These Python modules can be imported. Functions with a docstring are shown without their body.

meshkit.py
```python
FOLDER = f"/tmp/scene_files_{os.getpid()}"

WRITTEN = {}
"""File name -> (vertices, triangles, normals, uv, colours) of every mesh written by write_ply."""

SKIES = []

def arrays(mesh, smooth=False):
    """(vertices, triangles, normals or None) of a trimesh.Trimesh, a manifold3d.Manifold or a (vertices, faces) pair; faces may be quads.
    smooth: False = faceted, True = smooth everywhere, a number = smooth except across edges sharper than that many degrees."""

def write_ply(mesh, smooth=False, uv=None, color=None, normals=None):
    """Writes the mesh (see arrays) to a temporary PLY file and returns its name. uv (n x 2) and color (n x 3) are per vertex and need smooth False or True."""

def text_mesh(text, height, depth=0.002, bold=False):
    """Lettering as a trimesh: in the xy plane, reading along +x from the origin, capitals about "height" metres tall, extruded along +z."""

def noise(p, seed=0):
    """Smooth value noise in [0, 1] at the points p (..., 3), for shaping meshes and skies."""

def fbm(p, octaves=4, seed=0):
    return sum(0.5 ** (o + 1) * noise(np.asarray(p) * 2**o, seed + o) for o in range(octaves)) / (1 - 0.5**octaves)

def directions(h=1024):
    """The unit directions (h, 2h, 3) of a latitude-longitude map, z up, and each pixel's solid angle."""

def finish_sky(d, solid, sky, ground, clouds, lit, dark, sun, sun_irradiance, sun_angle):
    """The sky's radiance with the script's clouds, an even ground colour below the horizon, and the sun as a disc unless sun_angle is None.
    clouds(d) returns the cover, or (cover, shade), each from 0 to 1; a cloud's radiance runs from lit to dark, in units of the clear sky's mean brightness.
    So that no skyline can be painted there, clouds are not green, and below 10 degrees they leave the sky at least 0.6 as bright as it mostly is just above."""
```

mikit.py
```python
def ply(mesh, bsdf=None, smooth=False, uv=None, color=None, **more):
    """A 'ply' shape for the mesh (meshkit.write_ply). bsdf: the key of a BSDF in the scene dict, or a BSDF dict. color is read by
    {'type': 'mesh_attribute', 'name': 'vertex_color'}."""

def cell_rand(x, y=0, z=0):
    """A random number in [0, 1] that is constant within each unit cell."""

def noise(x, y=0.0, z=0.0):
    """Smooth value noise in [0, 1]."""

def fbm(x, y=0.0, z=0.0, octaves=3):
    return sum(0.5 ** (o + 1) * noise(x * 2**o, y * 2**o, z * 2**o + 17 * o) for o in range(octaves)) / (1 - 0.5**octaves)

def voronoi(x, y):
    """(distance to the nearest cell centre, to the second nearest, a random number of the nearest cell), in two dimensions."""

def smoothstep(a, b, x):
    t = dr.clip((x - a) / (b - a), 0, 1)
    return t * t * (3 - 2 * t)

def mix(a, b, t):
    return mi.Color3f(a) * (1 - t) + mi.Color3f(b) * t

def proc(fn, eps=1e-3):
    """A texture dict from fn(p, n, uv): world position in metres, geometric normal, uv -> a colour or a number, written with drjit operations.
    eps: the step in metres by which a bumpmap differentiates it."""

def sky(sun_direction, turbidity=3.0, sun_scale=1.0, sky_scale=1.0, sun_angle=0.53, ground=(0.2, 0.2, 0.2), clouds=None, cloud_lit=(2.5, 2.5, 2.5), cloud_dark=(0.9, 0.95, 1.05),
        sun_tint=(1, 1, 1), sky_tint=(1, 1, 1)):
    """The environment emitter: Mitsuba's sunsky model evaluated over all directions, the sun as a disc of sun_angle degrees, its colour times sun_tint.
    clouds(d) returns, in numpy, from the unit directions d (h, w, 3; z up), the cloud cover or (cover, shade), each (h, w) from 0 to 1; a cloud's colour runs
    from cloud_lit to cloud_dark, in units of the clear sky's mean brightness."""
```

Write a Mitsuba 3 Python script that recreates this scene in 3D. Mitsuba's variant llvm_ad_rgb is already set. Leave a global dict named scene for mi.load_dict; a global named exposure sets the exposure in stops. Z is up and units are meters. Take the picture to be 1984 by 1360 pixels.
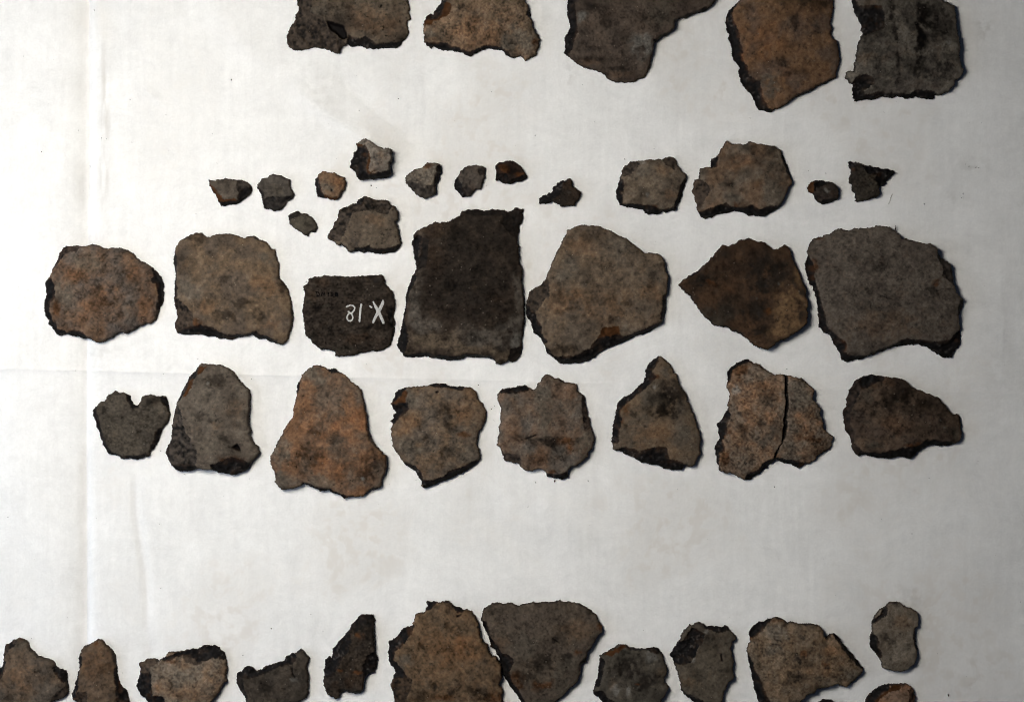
"""Pottery sherds laid out in rows on a creased white cotton cloth, photographed from straight above."""
import numpy as np, shapely, trimesh, manifold3d, math
from shapely.geometry import Polygon, LineString, Point
from shapely.ops import unary_union
from scipy.spatial import Delaunay, cKDTree
from scipy.interpolate import LinearNDInterpolator
import drjit as dr
import mitsuba as mi
import mikit, meshkit
from mikit import proc, fbm, noise, smoothstep, mix

T = mi.ScalarTransform4f
scene, labels = {}, {}

# ------------------------------------------------------------------ camera, lights, exposure
CAM_H = 1.25
scene['camera'] = {'type': 'perspective', 'fov': 2 * math.degrees(math.atan(0.3968 / CAM_H)), 'fov_axis': 'x', 'near_clip': 0.05, 'far_clip': 20.0,
                   'to_world': T().look_at(origin=[0, 0, CAM_H], target=[0, 0, 0], up=[0, 1, 0])}
exposure = 0.0
KEY_POS, KEY_AIM, KEY_SIZE, KEY_RAD = np.array([-0.34, 0.22, 0.78]), np.array([-0.30, -0.28, 0.0]), 0.16, (23.7, 22.7, 20.8)
WIN_POS, WIN_AIM, WIN_SIZE, WIN_RAD = np.array([-1.10, -0.20, 0.45]), np.array([-0.30, 0.0, 0.0]), 0.40, (1.65, 2.00, 2.55)
scene['room_light'] = {'type': 'constant', 'radiance': {'type': 'rgb', 'value': [0.013, 0.017, 0.026]}}


def lamp(key, pos, aim, half, rad, depth):
    """A square soft light: an emitting diffuser in a black shallow housing."""
    tw = T().look_at(origin=pos.tolist(), target=aim.tolist(), up=[0, 1, 0])
    q = np.array([[-half, -half, 0], [half, -half, 0], [half, half, 0], [-half, half, 0]])
    scene[key + '__diffuser'] = {**mikit.ply((q, np.array([[0, 1, 2], [0, 2, 3]])), 'lamp_white'), 'to_world': tw,
                                 'emitter': {'type': 'area', 'radiance': {'type': 'rgb', 'value': list(rad)}}}
    b, t = half * 1.05, half * 0.45
    hv = np.array([[-b, -b, .004], [b, -b, .004], [b, b, .004], [-b, b, .004], [-t, -t, -depth], [t, -t, -depth], [t, t, -depth], [-t, t, -depth],
                   [-b, -b, -.01], [b, -b, -.01], [b, b, -.01], [-b, b, -.01]])
    qf = []
    for i in range(4):
        j = (i + 1) % 4
        qf += [[i, j, 8 + j, 8 + i], [8 + i, 8 + j, 4 + j, 4 + i]]
    qf += [[4, 5, 6, 7], [8, 9, 10, 11]]
    scene[key + '__housing'] = {**mikit.ply((hv, np.array(qf)), 'lamp_black'), 'to_world': tw}


scene['lamp_white'] = {'type': 'diffuse', 'reflectance': {'type': 'rgb', 'value': 0.8}}
scene['lamp_black'] = {'type': 'twosided', 'bsdf': {'type': 'diffuse', 'reflectance': {'type': 'rgb', 'value': 0.04}}}
lamp('softbox_lamp', KEY_POS, KEY_AIM, KEY_SIZE, KEY_RAD, 0.16)
lamp('panel_light', WIN_POS, WIN_AIM, WIN_SIZE, WIN_RAD, 0.10)
labels['softbox_lamp'] = {'label': 'square softbox lamp with black housing hung above the upper left of the cloth', 'category': 'lamp'}
labels['panel_light'] = {'label': 'large cool panel light standing low at the left of the cloth', 'category': 'lamp'}

# ------------------------------------------------------------------ helpers
MM = 0.001


def nz(p, s, seed, oct=3):
    """fbm in about -1..1 of points p (mm) at a grain of s mm."""
    p = np.asarray(p, float) / s
    if p.shape[1] == 2:
        p = np.column_stack([p, np.zeros(len(p))])
    return (meshkit.fbm(p + 113.7 + 7.3 * (seed % 97), oct, seed) - 0.5) * 2.6


def sst(a, b, x):
    t = np.clip((x - a) / (b - a), 0, 1)
    return t * t * (3 - 2 * t)


def lin(c):
    c = np.asarray(c, float) / 255
    return np.where(c < .04045, c / 12.92, ((c + .055) / 1.055) ** 2.4)


# ------------------------------------------------------------------ the cloth
def cloth_height(p):
    """Height of the cloth in mm at the points p (mm)."""
    x, y = p[:, 0], p[:, 1]
    z = 0.75 * nz(p, 90, 3, 3) + 0.20 * nz(p, 24, 4, 3)
    # the pressed vertical fold at the left: a soft slope down from the left and a sharp short rise
    xf = -330.6 + 1.2 * np.sin(y / 140.0)
    d = x - xf
    amp = 0.55 + 0.45 * sst(-40, 200, np.abs(y + 40)) + 0.12 * nz(np.column_stack([y * 0, y]), 60, 8, 2)
    z += 3.3 * amp * (-2.0 * np.exp(-np.abs(np.minimum(d, 0)) / 8.0) * (d <= 0) - 2.0 * np.exp(-np.maximum(d, 0) / 3.4) * (d > 0))
    z += -0.35 * np.exp(-((d + 14) / 11.0) ** 2)
    z += 0.25 * np.exp(-((d - 11) / 4.0) ** 2) * sst(20, 120, y) * (1 - sst(240, 275, y))
    # the pressed horizontal fold: the part below it tilts away from the light
    yf = -13.6 - 0.0245 * (x + 397)
    e = y - yf
    fade = 1 - 0.75 * sst(-200, 150, x)
    z += fade * np.where(e < 0, -1.6 * (1 - np.exp(e / 9.0)) - 1.8 * (1 - np.exp(e / 45.0)), -0.5 * (1 - np.exp(-e / 14.0))) + 0.45 * fade * np.exp(-np.abs(e) / 1.1)

    def wrinkle(x0, y0, x1, y1, w, h, skew=1.6):
        dx, dy = x1 - x0, y1 - y0
        L = math.hypot(dx, dy)
        s = ((x - x0) * dx + (y - y0) * dy) / L
        n = (-(x - x0) * dy + (y - y0) * dx) / L + 1.5 * np.sin(s / 17.0)
        env = sst(-0.12 * L, 0.2 * L, s) * (1 - sst(0.75 * L, 1.1 * L, s))
        return 2.4 * h * env / np.cosh(np.where(n > 0, n / (w * skew), n / w) * 1.3)

    z += wrinkle(-170, 205, -85, 140, 5, 0.9) + wrinkle(-140, 222, -70, 150, 6, -0.6) + wrinkle(-115, 175, -95, 150, 3, .5)
    z += wrinkle(-287, 204, -266, 190, 1.4, 0.42) + wrinkle(-293, -98, -282, -225, 2.2, -0.55) + wrinkle(-282, -225, -272, -290, 3, -0.5)
    z += wrinkle(380, 70, 378, -30, 3, 0.12) + wrinkle(20, -118, 60, -150, 8, .5) + wrinkle(-30, -120, 40, -175, 7, -.5)
    z += wrinkle(-321, 300, -305, 240, 9, -0.9) + wrinkle(-240, 280, -190, 215, 9, .6) + wrinkle(210, -190, 240, -270, 12, .4)
    z += wrinkle(-390, 30, -378, -160, 16, .7) + wrinkle(90, 230, 130, 160, 10, .4)
    return z


def cloth_z(x, y):
    return cloth_height(np.atleast_2d([x, y]).astype(float))


gx = np.unique(np.concatenate([np.linspace(-620, -420, 60), np.linspace(-420, 420, 500), np.linspace(-352, -310, 80), np.linspace(420, 620, 60)]))
gy = np.unique(np.concatenate([np.linspace(-480, -300, 55), np.linspace(-300, 300, 330), np.linspace(-42, -5, 60), np.linspace(300, 480, 55)]))
XX, YY = np.meshgrid(gx, gy)
CP = np.column_stack([XX.ravel(), YY.ravel()])
CZ = cloth_height(CP)
nx_, ny_ = len(gx), len(gy)
i0 = (np.arange(ny_ - 1)[:, None] * nx_ + np.arange(nx_ - 1)[None]).ravel()
CF = np.column_stack([i0, i0 + 1, i0 + 1 + nx_, i0 + nx_])


def cloth_colour(p, n, uv):
    x0, y0 = p.x, p.y
    wx, wy = fbm(x0 * 21, y0 * 23, 5.5, 3) - .5, fbm(x0 * 23 + 7, y0 * 19, 9.5, 3) - .5
    x, y = x0 * .955 - y0 * .296 + .018 * wx, x0 * .296 + y0 * .955 + .018 * wy
    blot = fbm(x * 42 + 5, y * 40, 0.3, 5)
    xs, ys = x0 + .006 * wx, y0 + .05 * wy
    warp = fbm(xs * 330, ys * 34 + 9, 1.7, 3)
    weft = fbm(xs * 40 + 3, ys * 330, 4.1, 3)
    micro = fbm(x * 720, y * 690, 6.6, 2)
    big = fbm(x * 7 + 2.2, y * 7 - 1.3, 2.0, 3)
    dirt = smoothstep(.46, .72, fbm(x * 13 + 31, y * 11 + 4, 7.0, 4)) * (.35 + .65 * smoothstep(-.32, -.1, x))
    fine = fbm(x * 170, y * 150, 3.3, 3)
    v = 1.0 + .17 * (blot - .5) + .10 * (warp - .5) + .05 * (weft - .5) + .05 * (big - .5) + .11 * (fine - .5) + .15 * (micro - .5)
    c = mi.Color3f(.815, .81, .795) * v
    c = mix(c, mi.Color3f(.70, .67, .63), dirt * (.30 + .5 * smoothstep(.45, .7, fine)))
    x, y = x0, y0
    # rubbed-in dirt along the old fold and a few smudges
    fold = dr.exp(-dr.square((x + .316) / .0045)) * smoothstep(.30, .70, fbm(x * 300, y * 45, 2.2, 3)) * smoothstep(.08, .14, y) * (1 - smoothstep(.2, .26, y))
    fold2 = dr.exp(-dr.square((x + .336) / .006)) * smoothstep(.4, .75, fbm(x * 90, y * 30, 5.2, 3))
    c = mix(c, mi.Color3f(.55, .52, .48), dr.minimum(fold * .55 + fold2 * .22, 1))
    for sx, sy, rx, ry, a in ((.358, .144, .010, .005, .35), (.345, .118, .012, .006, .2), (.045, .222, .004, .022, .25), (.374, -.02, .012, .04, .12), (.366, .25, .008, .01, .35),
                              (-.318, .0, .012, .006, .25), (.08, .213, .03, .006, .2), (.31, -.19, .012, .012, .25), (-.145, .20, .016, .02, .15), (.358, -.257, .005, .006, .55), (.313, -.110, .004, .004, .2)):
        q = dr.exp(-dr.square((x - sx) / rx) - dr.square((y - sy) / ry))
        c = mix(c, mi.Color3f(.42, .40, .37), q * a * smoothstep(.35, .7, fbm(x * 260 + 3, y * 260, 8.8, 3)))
    return c


def cloth_bump(p, n, uv):
    x, y = p.x, p.y
    return fbm(x * 420, y * 120, 1.0, 2) * .4 + fbm(x * 120, y * 420, 2.0, 2) * .4 + fbm(x * 110, y * 110, 4.0, 3) * .9


scene['cloth_material'] = {'type': 'twosided', 'bsdf': {'type': 'bumpmap', 'arbitrary': {**proc(cloth_bump, 6e-4)}, 'scale': 0.00022,
                           'bsdf': {'type': 'diffuse', 'reflectance': proc(cloth_colour)}}}
scene['cotton_cloth'] = mikit.ply((np.column_stack([CP, CZ]) * MM, CF), 'cloth_material', smooth=True)
labels['cotton_cloth'] = {'label': 'white cotton cloth with pressed fold lines, spread out under all the sherds', 'category': 'cloth'}

# ------------------------------------------------------------------ the sherds
for nm, rough, spec in (('clay_face', .85, .015), ('clay_break', .55, .03)):
    scene[nm] = {'type': 'twosided', 'bsdf': {'type': 'principled', 'base_color': {'type': 'mesh_attribute', 'name': 'vertex_color'}, 'roughness': rough, 'specular': spec}}
scene['white_paint'] = {'type': 'twosided', 'bsdf': {'type': 'principled', 'base_color': {'type': 'mesh_attribute', 'name': 'vertex_color'}, 'roughness': .6}}
scene['black_ink'] = {'type': 'twosided', 'bsdf': {'type': 'diffuse', 'reflectance': {'type': 'rgb', 'value': [.003, .003, .0035]}}}

# sherds: name, thickness (mm), two clay colours, soot, roughness, outline (mm), areas (kind, outline), marks (kind, centre, radii)
SHERDS = [
('A',7.5,[(0.1204, 0.0933, 0.0682), (0.0844, 0.0608, 0.0431)],0.25,1.0,
 [-164.7,297.5,-166.2,276.6,-165.8,268.2,-164.7,265.6,-165.5,261.9,-167.3,260.1,-168.6,255.1,-171.7,249.9,-173.8,245.2,-174.2,241.5,-173.7,237.9,-171.7,234.7,-168.1,232.9,-164.7,232.9,-162.8,232.2,-160.5,233.2,-156.8,233.7,-153.4,235.3,-151.1,234.7,-147.9,234.0,-144.8,233.8,-140.6,232.4,-137.0,230.3,-134.1,230.0,-133.0,231.6,-131.5,234.7,-128.9,236.8,-126.5,237.6,-124.9,235.8,-122.3,235.7,-118.7,236.4,-115.5,235.8,-112.4,233.3,-110.5,234.5,-107.1,234.0,-101.9,234.0,-96.7,234.7,-90.4,234.3,-86.2,236.3,-85.2,238.7,-82.0,241.5,-80.0,245.2,-80.2,248.9,-81.0,251.5,-80.7,255.1,-79.2,256.7,-79.4,259.3,-80.0,262.5,-79.2,266.6,-80.7,271.3,-82.0,279.2,-86.2,293.3,-112.4,300.6,-143.8,299.6],
 [('R',[-167.3,302.7,-155.3,302.7,-154.7,268.7,-156.3,260.9,-151.1,258.3,-144.3,254.6,-142.2,249.4,-135.9,243.1,-130.7,237.9,-127.5,234.7,-134.1,226.9,-177.2,229.5,-177.2,260.9]),('P',[-143.5,254.6,-136.4,253.0,-128.9,250.7,-127.5,247.3,-126.5,240.5,-131.2,238.9,-135.9,243.6,-140.1,246.8,-141.9,250.4]),('F',[-126.5,237.9,-126.0,241.5,-116.6,239.4,-112.9,241.5,-108.2,237.9,-105.1,235.3,-88.8,237.4,-81.0,241.0,-81.0,231.6,-128.1,231.6])],
 [('G',-149.0,263.5,6.8,6.3),('B',-107.1,254.1,18.3,10.5),('D',-133.3,266.1,10.5,6.3),('D',-105.1,245.2,3.7,3.1),('D',-96.2,258.8,2.6,1.6),('O',-165.2,251.0,2.6,2.1),('D',-110.8,243.1,3.1,3.7)]),
('B',6.8,[(0.1686, 0.1115, 0.0717), (0.1252, 0.0891, 0.06)],0.05,1.0,
 [-49.0,290.5,-48.5,276.4,-51.0,271.3,-54.5,270.6,-55.3,267.8,-59.0,264.6,-60.3,262.3,-60.6,259.5,-63.6,259.3,-66.8,257.5,-67.4,253.7,-67.8,250.2,-68.2,247.7,-67.3,244.2,-69.1,242.7,-67.6,241.7,-67.7,239.2,-66.6,236.7,-62.8,234.7,-60.6,235.5,-57.0,233.4,-52.5,233.0,-46.5,232.1,-40.4,231.4,-36.9,230.0,-33.9,228.1,-31.6,228.2,-28.9,230.0,-24.4,231.9,-19.8,234.1,-16.3,234.4,-13.8,232.7,-10.3,233.1,-6.8,231.9,-3.2,228.6,-0.7,227.1,3.8,226.8,6.3,227.6,8.3,226.6,10.3,224.6,12.9,225.5,15.9,227.6,18.4,230.1,19.9,233.1,21.2,236.7,21.3,240.2,20.4,243.7,17.9,247.2,16.1,250.2,15.4,254.8,14.1,258.3,13.6,262.8,11.3,267.8,9.6,271.3,5.8,281.4,-2.2,291.5,-27.4,294.0],
 [('F',[-49.0,272.4,-53.0,268.3,-54.0,262.3,-55.5,257.8,-62.6,255.8,-68.1,256.3,-62.6,263.8,-52.5,273.9]),('O',[-53.0,268.8,-47.5,268.3,-46.5,264.8,-48.5,259.3,-55.0,255.8,-60.6,254.3,-62.1,250.7,-67.6,251.2,-67.6,256.3,-56.0,257.8,-54.0,261.8]),('F',[-60.6,237.4,-50.5,236.1,-46.5,233.9,-40.4,232.6,-35.4,230.9,-32.4,229.9,-27.4,231.6,-18.3,234.9,-13.8,233.9,-7.3,232.9,-2.2,228.1,0.3,225.1,-42.5,225.1,-68.1,233.1,-68.1,237.7]),('F',[12.9,262.3,12.4,259.3,14.9,255.8,17.4,256.3,13.9,268.3])],
 [('D',0.8,249.7,1.5,4.5),('G',6.3,241.2,11.6,13.1),('O',17.9,238.2,3.0,3.0),('G',-4.7,237.2,4.0,4.5),('G',-64.1,245.2,3.5,4.5),('D',-37.4,265.8,4.5,2.5),('B',-27.4,246.2,17.6,12.6)]),
('C',7.5,[(0.0585, 0.0444, 0.0353), (0.0838, 0.0623, 0.0477)],0.2,1.0,
 [39.4,295.3,43.5,271.3,42.5,263.8,43.5,257.0,45.7,251.5,45.3,248.8,42.5,245.0,40.6,241.9,41.5,237.2,41.6,233.1,40.7,230.3,41.8,228.6,45.6,226.6,49.7,222.5,53.8,219.9,59.3,218.3,64.1,217.0,70.2,215.3,72.3,212.0,76.4,209.0,81.8,207.7,88.7,207.6,94.5,208.1,97.9,210.5,102.4,211.2,104.4,214.6,106.8,219.4,107.5,222.8,108.2,226.9,109.2,233.1,109.5,237.8,111.9,239.5,115.4,242.3,120.1,243.7,124.2,247.4,126.2,251.5,126.2,254.6,129.7,257.0,134.5,257.7,139.3,260.1,145.4,261.4,150.2,263.5,154.3,266.2,156.7,270.0,157.8,275.5,155.0,285.0,143.4,297.3,95.5,302.1],
 [('F',[39.4,285.0,47.0,278.2,47.7,265.9,49.0,254.3,49.7,245.4,47.0,238.5,44.9,233.1,41.8,228.3,37.4,228.9,37.4,264.5]),('F',[125.6,253.9,133.8,257.3,144.8,261.1,149.5,263.8,150.2,257.7,125.6,250.8]),('F',[109.5,238.2,116.0,241.9,124.2,246.7,125.6,242.6,111.3,234.4])],
 [('D',101.0,257.0,5.5,3.4),('L',101.0,235.1,9.6,8.9),('D',62.7,263.8,5.5,6.8),('D',71.6,252.9,6.8,6.2),('B',57.2,222.1,10.3,2.7),('B',85.3,211.9,10.3,2.7),('D',65.4,224.8,10.9,2.1),('D',81.8,217.3,8.2,1.4),('G',112.6,261.1,13.7,10.3),('L',53.1,257.7,3.4,4.8)]),
('D',6.8,[(0.1598, 0.0915, 0.0513), (0.1079, 0.0719, 0.0513)],0.15,1.0,
 [181.1,291.6,177.0,271.3,172.3,267.3,168.9,263.2,166.2,259.9,165.4,255.1,166.2,249.1,167.9,244.3,167.5,241.0,170.0,236.2,170.4,232.2,170.3,228.1,172.0,224.8,175.0,221.1,176.7,218.7,175.4,216.0,176.5,211.3,177.7,207.9,180.4,203.2,183.8,199.8,186.5,195.8,188.5,192.4,188.9,189.3,191.2,187.0,195.3,185.5,200.7,184.6,202.4,186.2,207.4,187.7,212.1,190.7,216.2,193.7,220.2,196.8,226.3,198.8,232.4,201.5,235.8,204.2,242.5,206.9,246.6,209.3,250.3,210.9,250.6,215.3,252.3,220.0,253.7,225.4,252.6,230.8,252.1,236.9,250.6,240.3,247.9,241.3,247.4,247.0,246.9,251.8,246.9,257.8,248.5,263.9,248.3,271.3,249.3,281.5,243.2,293.6,212.8,298.3],
 [('F',[172.3,267.3,168.9,261.2,170.0,255.8,172.3,249.1,174.7,244.3,175.0,238.9,177.0,231.5,175.7,228.1,179.7,220.0,182.4,211.3,189.9,206.6,191.9,198.5,193.9,191.7,199.3,186.3,202.0,183.6,187.8,183.6,162.9,224.1,162.9,261.2]),('F',[202.0,185.3,212.8,190.0,220.9,197.2,233.1,201.7,250.3,210.9,251.3,209.3,219.6,194.4,203.4,183.6])],
 [('L',178.7,212.3,2.7,4.0),('B',177.7,225.4,2.0,4.0),('G',199.3,206.6,8.1,8.8),('D',216.9,253.8,4.0,6.7),('D',235.1,268.6,15.5,7.4),('B',208.8,214.0,4.7,6.1),('D',211.5,213.3,2.4,2.4),('B',192.6,237.6,16.9,16.9),('D',209.4,222.1,4.0,4.0)]),
('E',7.5,[(0.1266, 0.11, 0.0891), (0.0836, 0.0706, 0.059)],0.25,1.0,
 [258.3,296.0,263.2,271.3,264.4,265.8,266.0,260.3,268.5,256.6,270.3,252.2,271.2,244.9,269.4,241.8,267.8,236.2,266.6,231.9,266.3,227.0,265.1,222.1,264.4,216.5,258.9,215.6,258.0,211.9,259.8,209.1,261.4,207.0,264.1,206.6,263.8,202.3,264.1,196.2,266.6,193.4,271.2,194.6,278.0,194.3,281.7,195.2,285.4,197.1,289.1,196.7,294.0,195.7,297.7,197.1,301.4,196.2,305.1,195.1,309.4,195.9,311.9,196.9,316.2,196.2,320.5,194.6,325.4,195.2,327.3,197.7,331.6,198.0,336.5,199.6,340.2,203.0,342.7,208.8,346.4,211.0,348.6,215.3,347.6,219.6,346.4,223.9,345.7,229.4,346.3,235.0,345.2,241.2,344.2,246.7,343.0,251.6,343.8,257.8,343.0,263.3,340.9,267.3,336.5,269.5,332.2,271.3,328.5,274.4,322.4,296.0,285.4,299.1],
 [('F',[263.8,206.6,268.8,212.2,277.4,211.0,279.2,207.3,274.9,203.6,270.6,201.7,273.1,196.5,284.2,198.9,294.0,198.0,307.0,197.1,311.9,199.9,322.4,199.9,327.3,197.4,322.4,192.5,260.7,191.2]),('F',[263.2,271.3,266.9,264.6,283.5,264.6,286.0,255.3,285.4,248.5,279.2,246.7,271.8,243.6,266.9,259.0])],
 [('K',291.6,267.7,2.8,9.9),('K',291.9,257.2,2.5,7.4),('K',294.0,248.5,2.2,4.9),('K',295.6,241.8,1.5,3.7),('K',296.8,225.7,1.5,4.3),('K',297.4,218.4,1.5,5.5),('K',297.4,209.7,2.0,4.3),('K',316.2,255.9,5.5,12.3),('K',313.7,233.1,2.8,16.0),('D',319.3,252.9,13.6,20.3),('D',315.0,227.0,4.9,20.3),('D',327.3,260.3,9.9,9.2),('D',305.7,220.8,9.2,9.2),('D',328.5,219.0,12.3,9.9),('L',336.5,238.1,1.8,2.5),('B',273.1,267.7,9.2,3.7),('B',276.2,225.7,11.1,3.7)]),
('F1',5.4,[(0.1025, 0.0832, 0.0662), (0.0812, 0.0662, 0.0529)],0.1,1.0,
 [-234.7,131.8,-228.1,132.2,-220.9,132.8,-214.4,132.2,-208.8,131.8,-205.2,130.4,-202.4,128.5,-200.8,125.7,-202.4,122.1,-206.4,118.5,-211.2,114.5,-213.6,113.3,-219.3,112.9,-224.9,112.1,-226.5,114.9,-228.9,119.3,-232.1,125.7,-234.2,128.9],
 [('F',[-226.5,114.9,-224.1,113.5,-212.0,114.9,-209.6,113.7,-213.6,110.4,-225.7,110.4]),('R',[-212.0,132.2,-212.4,124.9,-210.4,121.7,-211.2,115.3,-199.2,120.1,-199.2,126.5,-205.6,132.2]),('F',[-208.8,123.3,-200.8,126.5,-200.8,124.1,-210.4,115.3,-211.2,118.5]),('O',[-234.7,129.8,-230.5,126.5,-226.9,121.7,-222.5,116.9,-212.8,116.9,-212.0,113.7,-225.7,113.7,-229.7,119.3])],
 []),
('F2',5.4,[(0.0752, 0.0642, 0.0542), (0.0574, 0.0496, 0.0424)],0.1,1.0,
 [-185.1,136.8,-182.3,135.8,-178.9,135.8,-176.6,133.8,-171.4,132.2,-171.8,127.3,-169.8,123.3,-168.2,120.5,-169.8,117.7,-174.2,115.7,-176.2,111.7,-178.6,109.2,-183.5,108.3,-187.1,109.6,-191.9,110.0,-192.9,116.1,-194.3,121.7,-197.3,125.7,-196.7,128.5,-193.1,133.0,-188.7,134.2],
 [('F',[-198.0,125.7,-192.7,123.3,-191.9,119.3,-195.1,119.3]),('R',[-191.9,116.1,-186.3,118.5,-175.0,118.5,-168.2,120.1,-169.4,116.9,-175.0,112.1,-183.5,108.0,-192.7,109.6])],
 [('D',-176.6,118.1,2.4,1.6),('G',-184.7,126.5,6.4,6.4)]),
('F3',6.1,[(0.163, 0.0991, 0.0593), (0.1235, 0.0946, 0.07)],0.0,1.0,
 [-152.1,133.0,-149.7,136.2,-146.5,138.6,-140.4,138.0,-135.6,136.8,-132.8,135.0,-129.6,134.2,-128.5,128.1,-129.6,124.5,-132.0,121.7,-133.2,118.9,-135.6,116.5,-140.4,117.0,-145.3,118.9,-150.5,119.7,-151.7,123.3,-150.9,125.7,-152.1,128.9],
 [('F',[-152.9,133.0,-150.5,132.2,-148.9,126.5,-146.9,121.7,-146.1,118.5,-152.5,118.5]),('O',[-147.7,121.7,-142.8,120.1,-137.2,117.7,-134.0,120.1,-135.6,116.1,-147.7,117.7]),('P',[-140.3,125.1,-138.7,125.1,-138.5,123.0,-140.1,122.8])],
 [('G',-142.8,126.5,5.6,4.8),('B',-134.0,129.8,4.8,4.8)]),
('F4',10.9,[(0.1627, 0.139, 0.1149), (0.1279, 0.1075, 0.089)],0.0,1.0,
 [-113.9,163.3,-109.1,161.9,-105.4,159.1,-103.8,156.9,-98.6,155.5,-95.4,155.9,-92.8,154.3,-93.1,151.1,-92.2,149.1,-93.8,145.0,-94.2,141.8,-93.0,138.6,-93.8,136.2,-96.6,134.6,-97.4,133.1,-101.0,133.8,-108.2,132.8,-117.9,131.8,-119.1,134.6,-120.3,137.4,-124.7,141.0,-123.5,144.2,-124.3,146.6,-122.3,149.1,-121.5,153.1,-118.7,155.9,-119.5,158.7,-117.1,161.5],
 [('F',[-119.5,155.5,-113.1,156.3,-111.1,153.1,-110.7,148.3,-113.1,140.2,-109.9,135.0,-101.0,135.8,-93.0,138.6,-93.0,132.2,-118.7,130.6,-125.9,141.0,-124.3,148.3]),('O',[-119.9,159.5,-112.3,157.5,-109.7,152.3,-108.2,147.5,-109.9,140.2,-108.2,137.0,-104.2,138.6,-110.7,134.6,-113.9,140.2,-111.5,148.3,-113.1,155.5,-118.7,156.3])],
 [('B',-99.4,150.7,4.0,3.2),('B',-105.8,139.4,4.8,4.0)]),
('F5',4.1,[(0.0798, 0.0684, 0.0515), (0.0613, 0.0515, 0.04)],0.1,1.0,
 [-173.0,104.8,-169.4,107.2,-166.2,108.0,-163.8,106.6,-158.9,105.6,-154.9,103.2,-152.1,100.0,-150.9,96.0,-152.1,91.9,-154.9,92.3,-156.5,91.5,-157.7,88.9,-161.3,90.3,-165.4,93.1,-169.0,95.6,-171.4,98.0,-172.6,101.6],
 [('R',[-173.4,104.0,-169.4,108.0,-164.6,108.0,-163.8,104.8,-169.4,103.2,-172.6,100.8])],
 [('D',-157.3,96.8,3.2,2.4)]),
('F6',7.5,[(0.115, 0.0893, 0.0655), (0.0871, 0.0673, 0.0504)],0.1,1.2,
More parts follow.
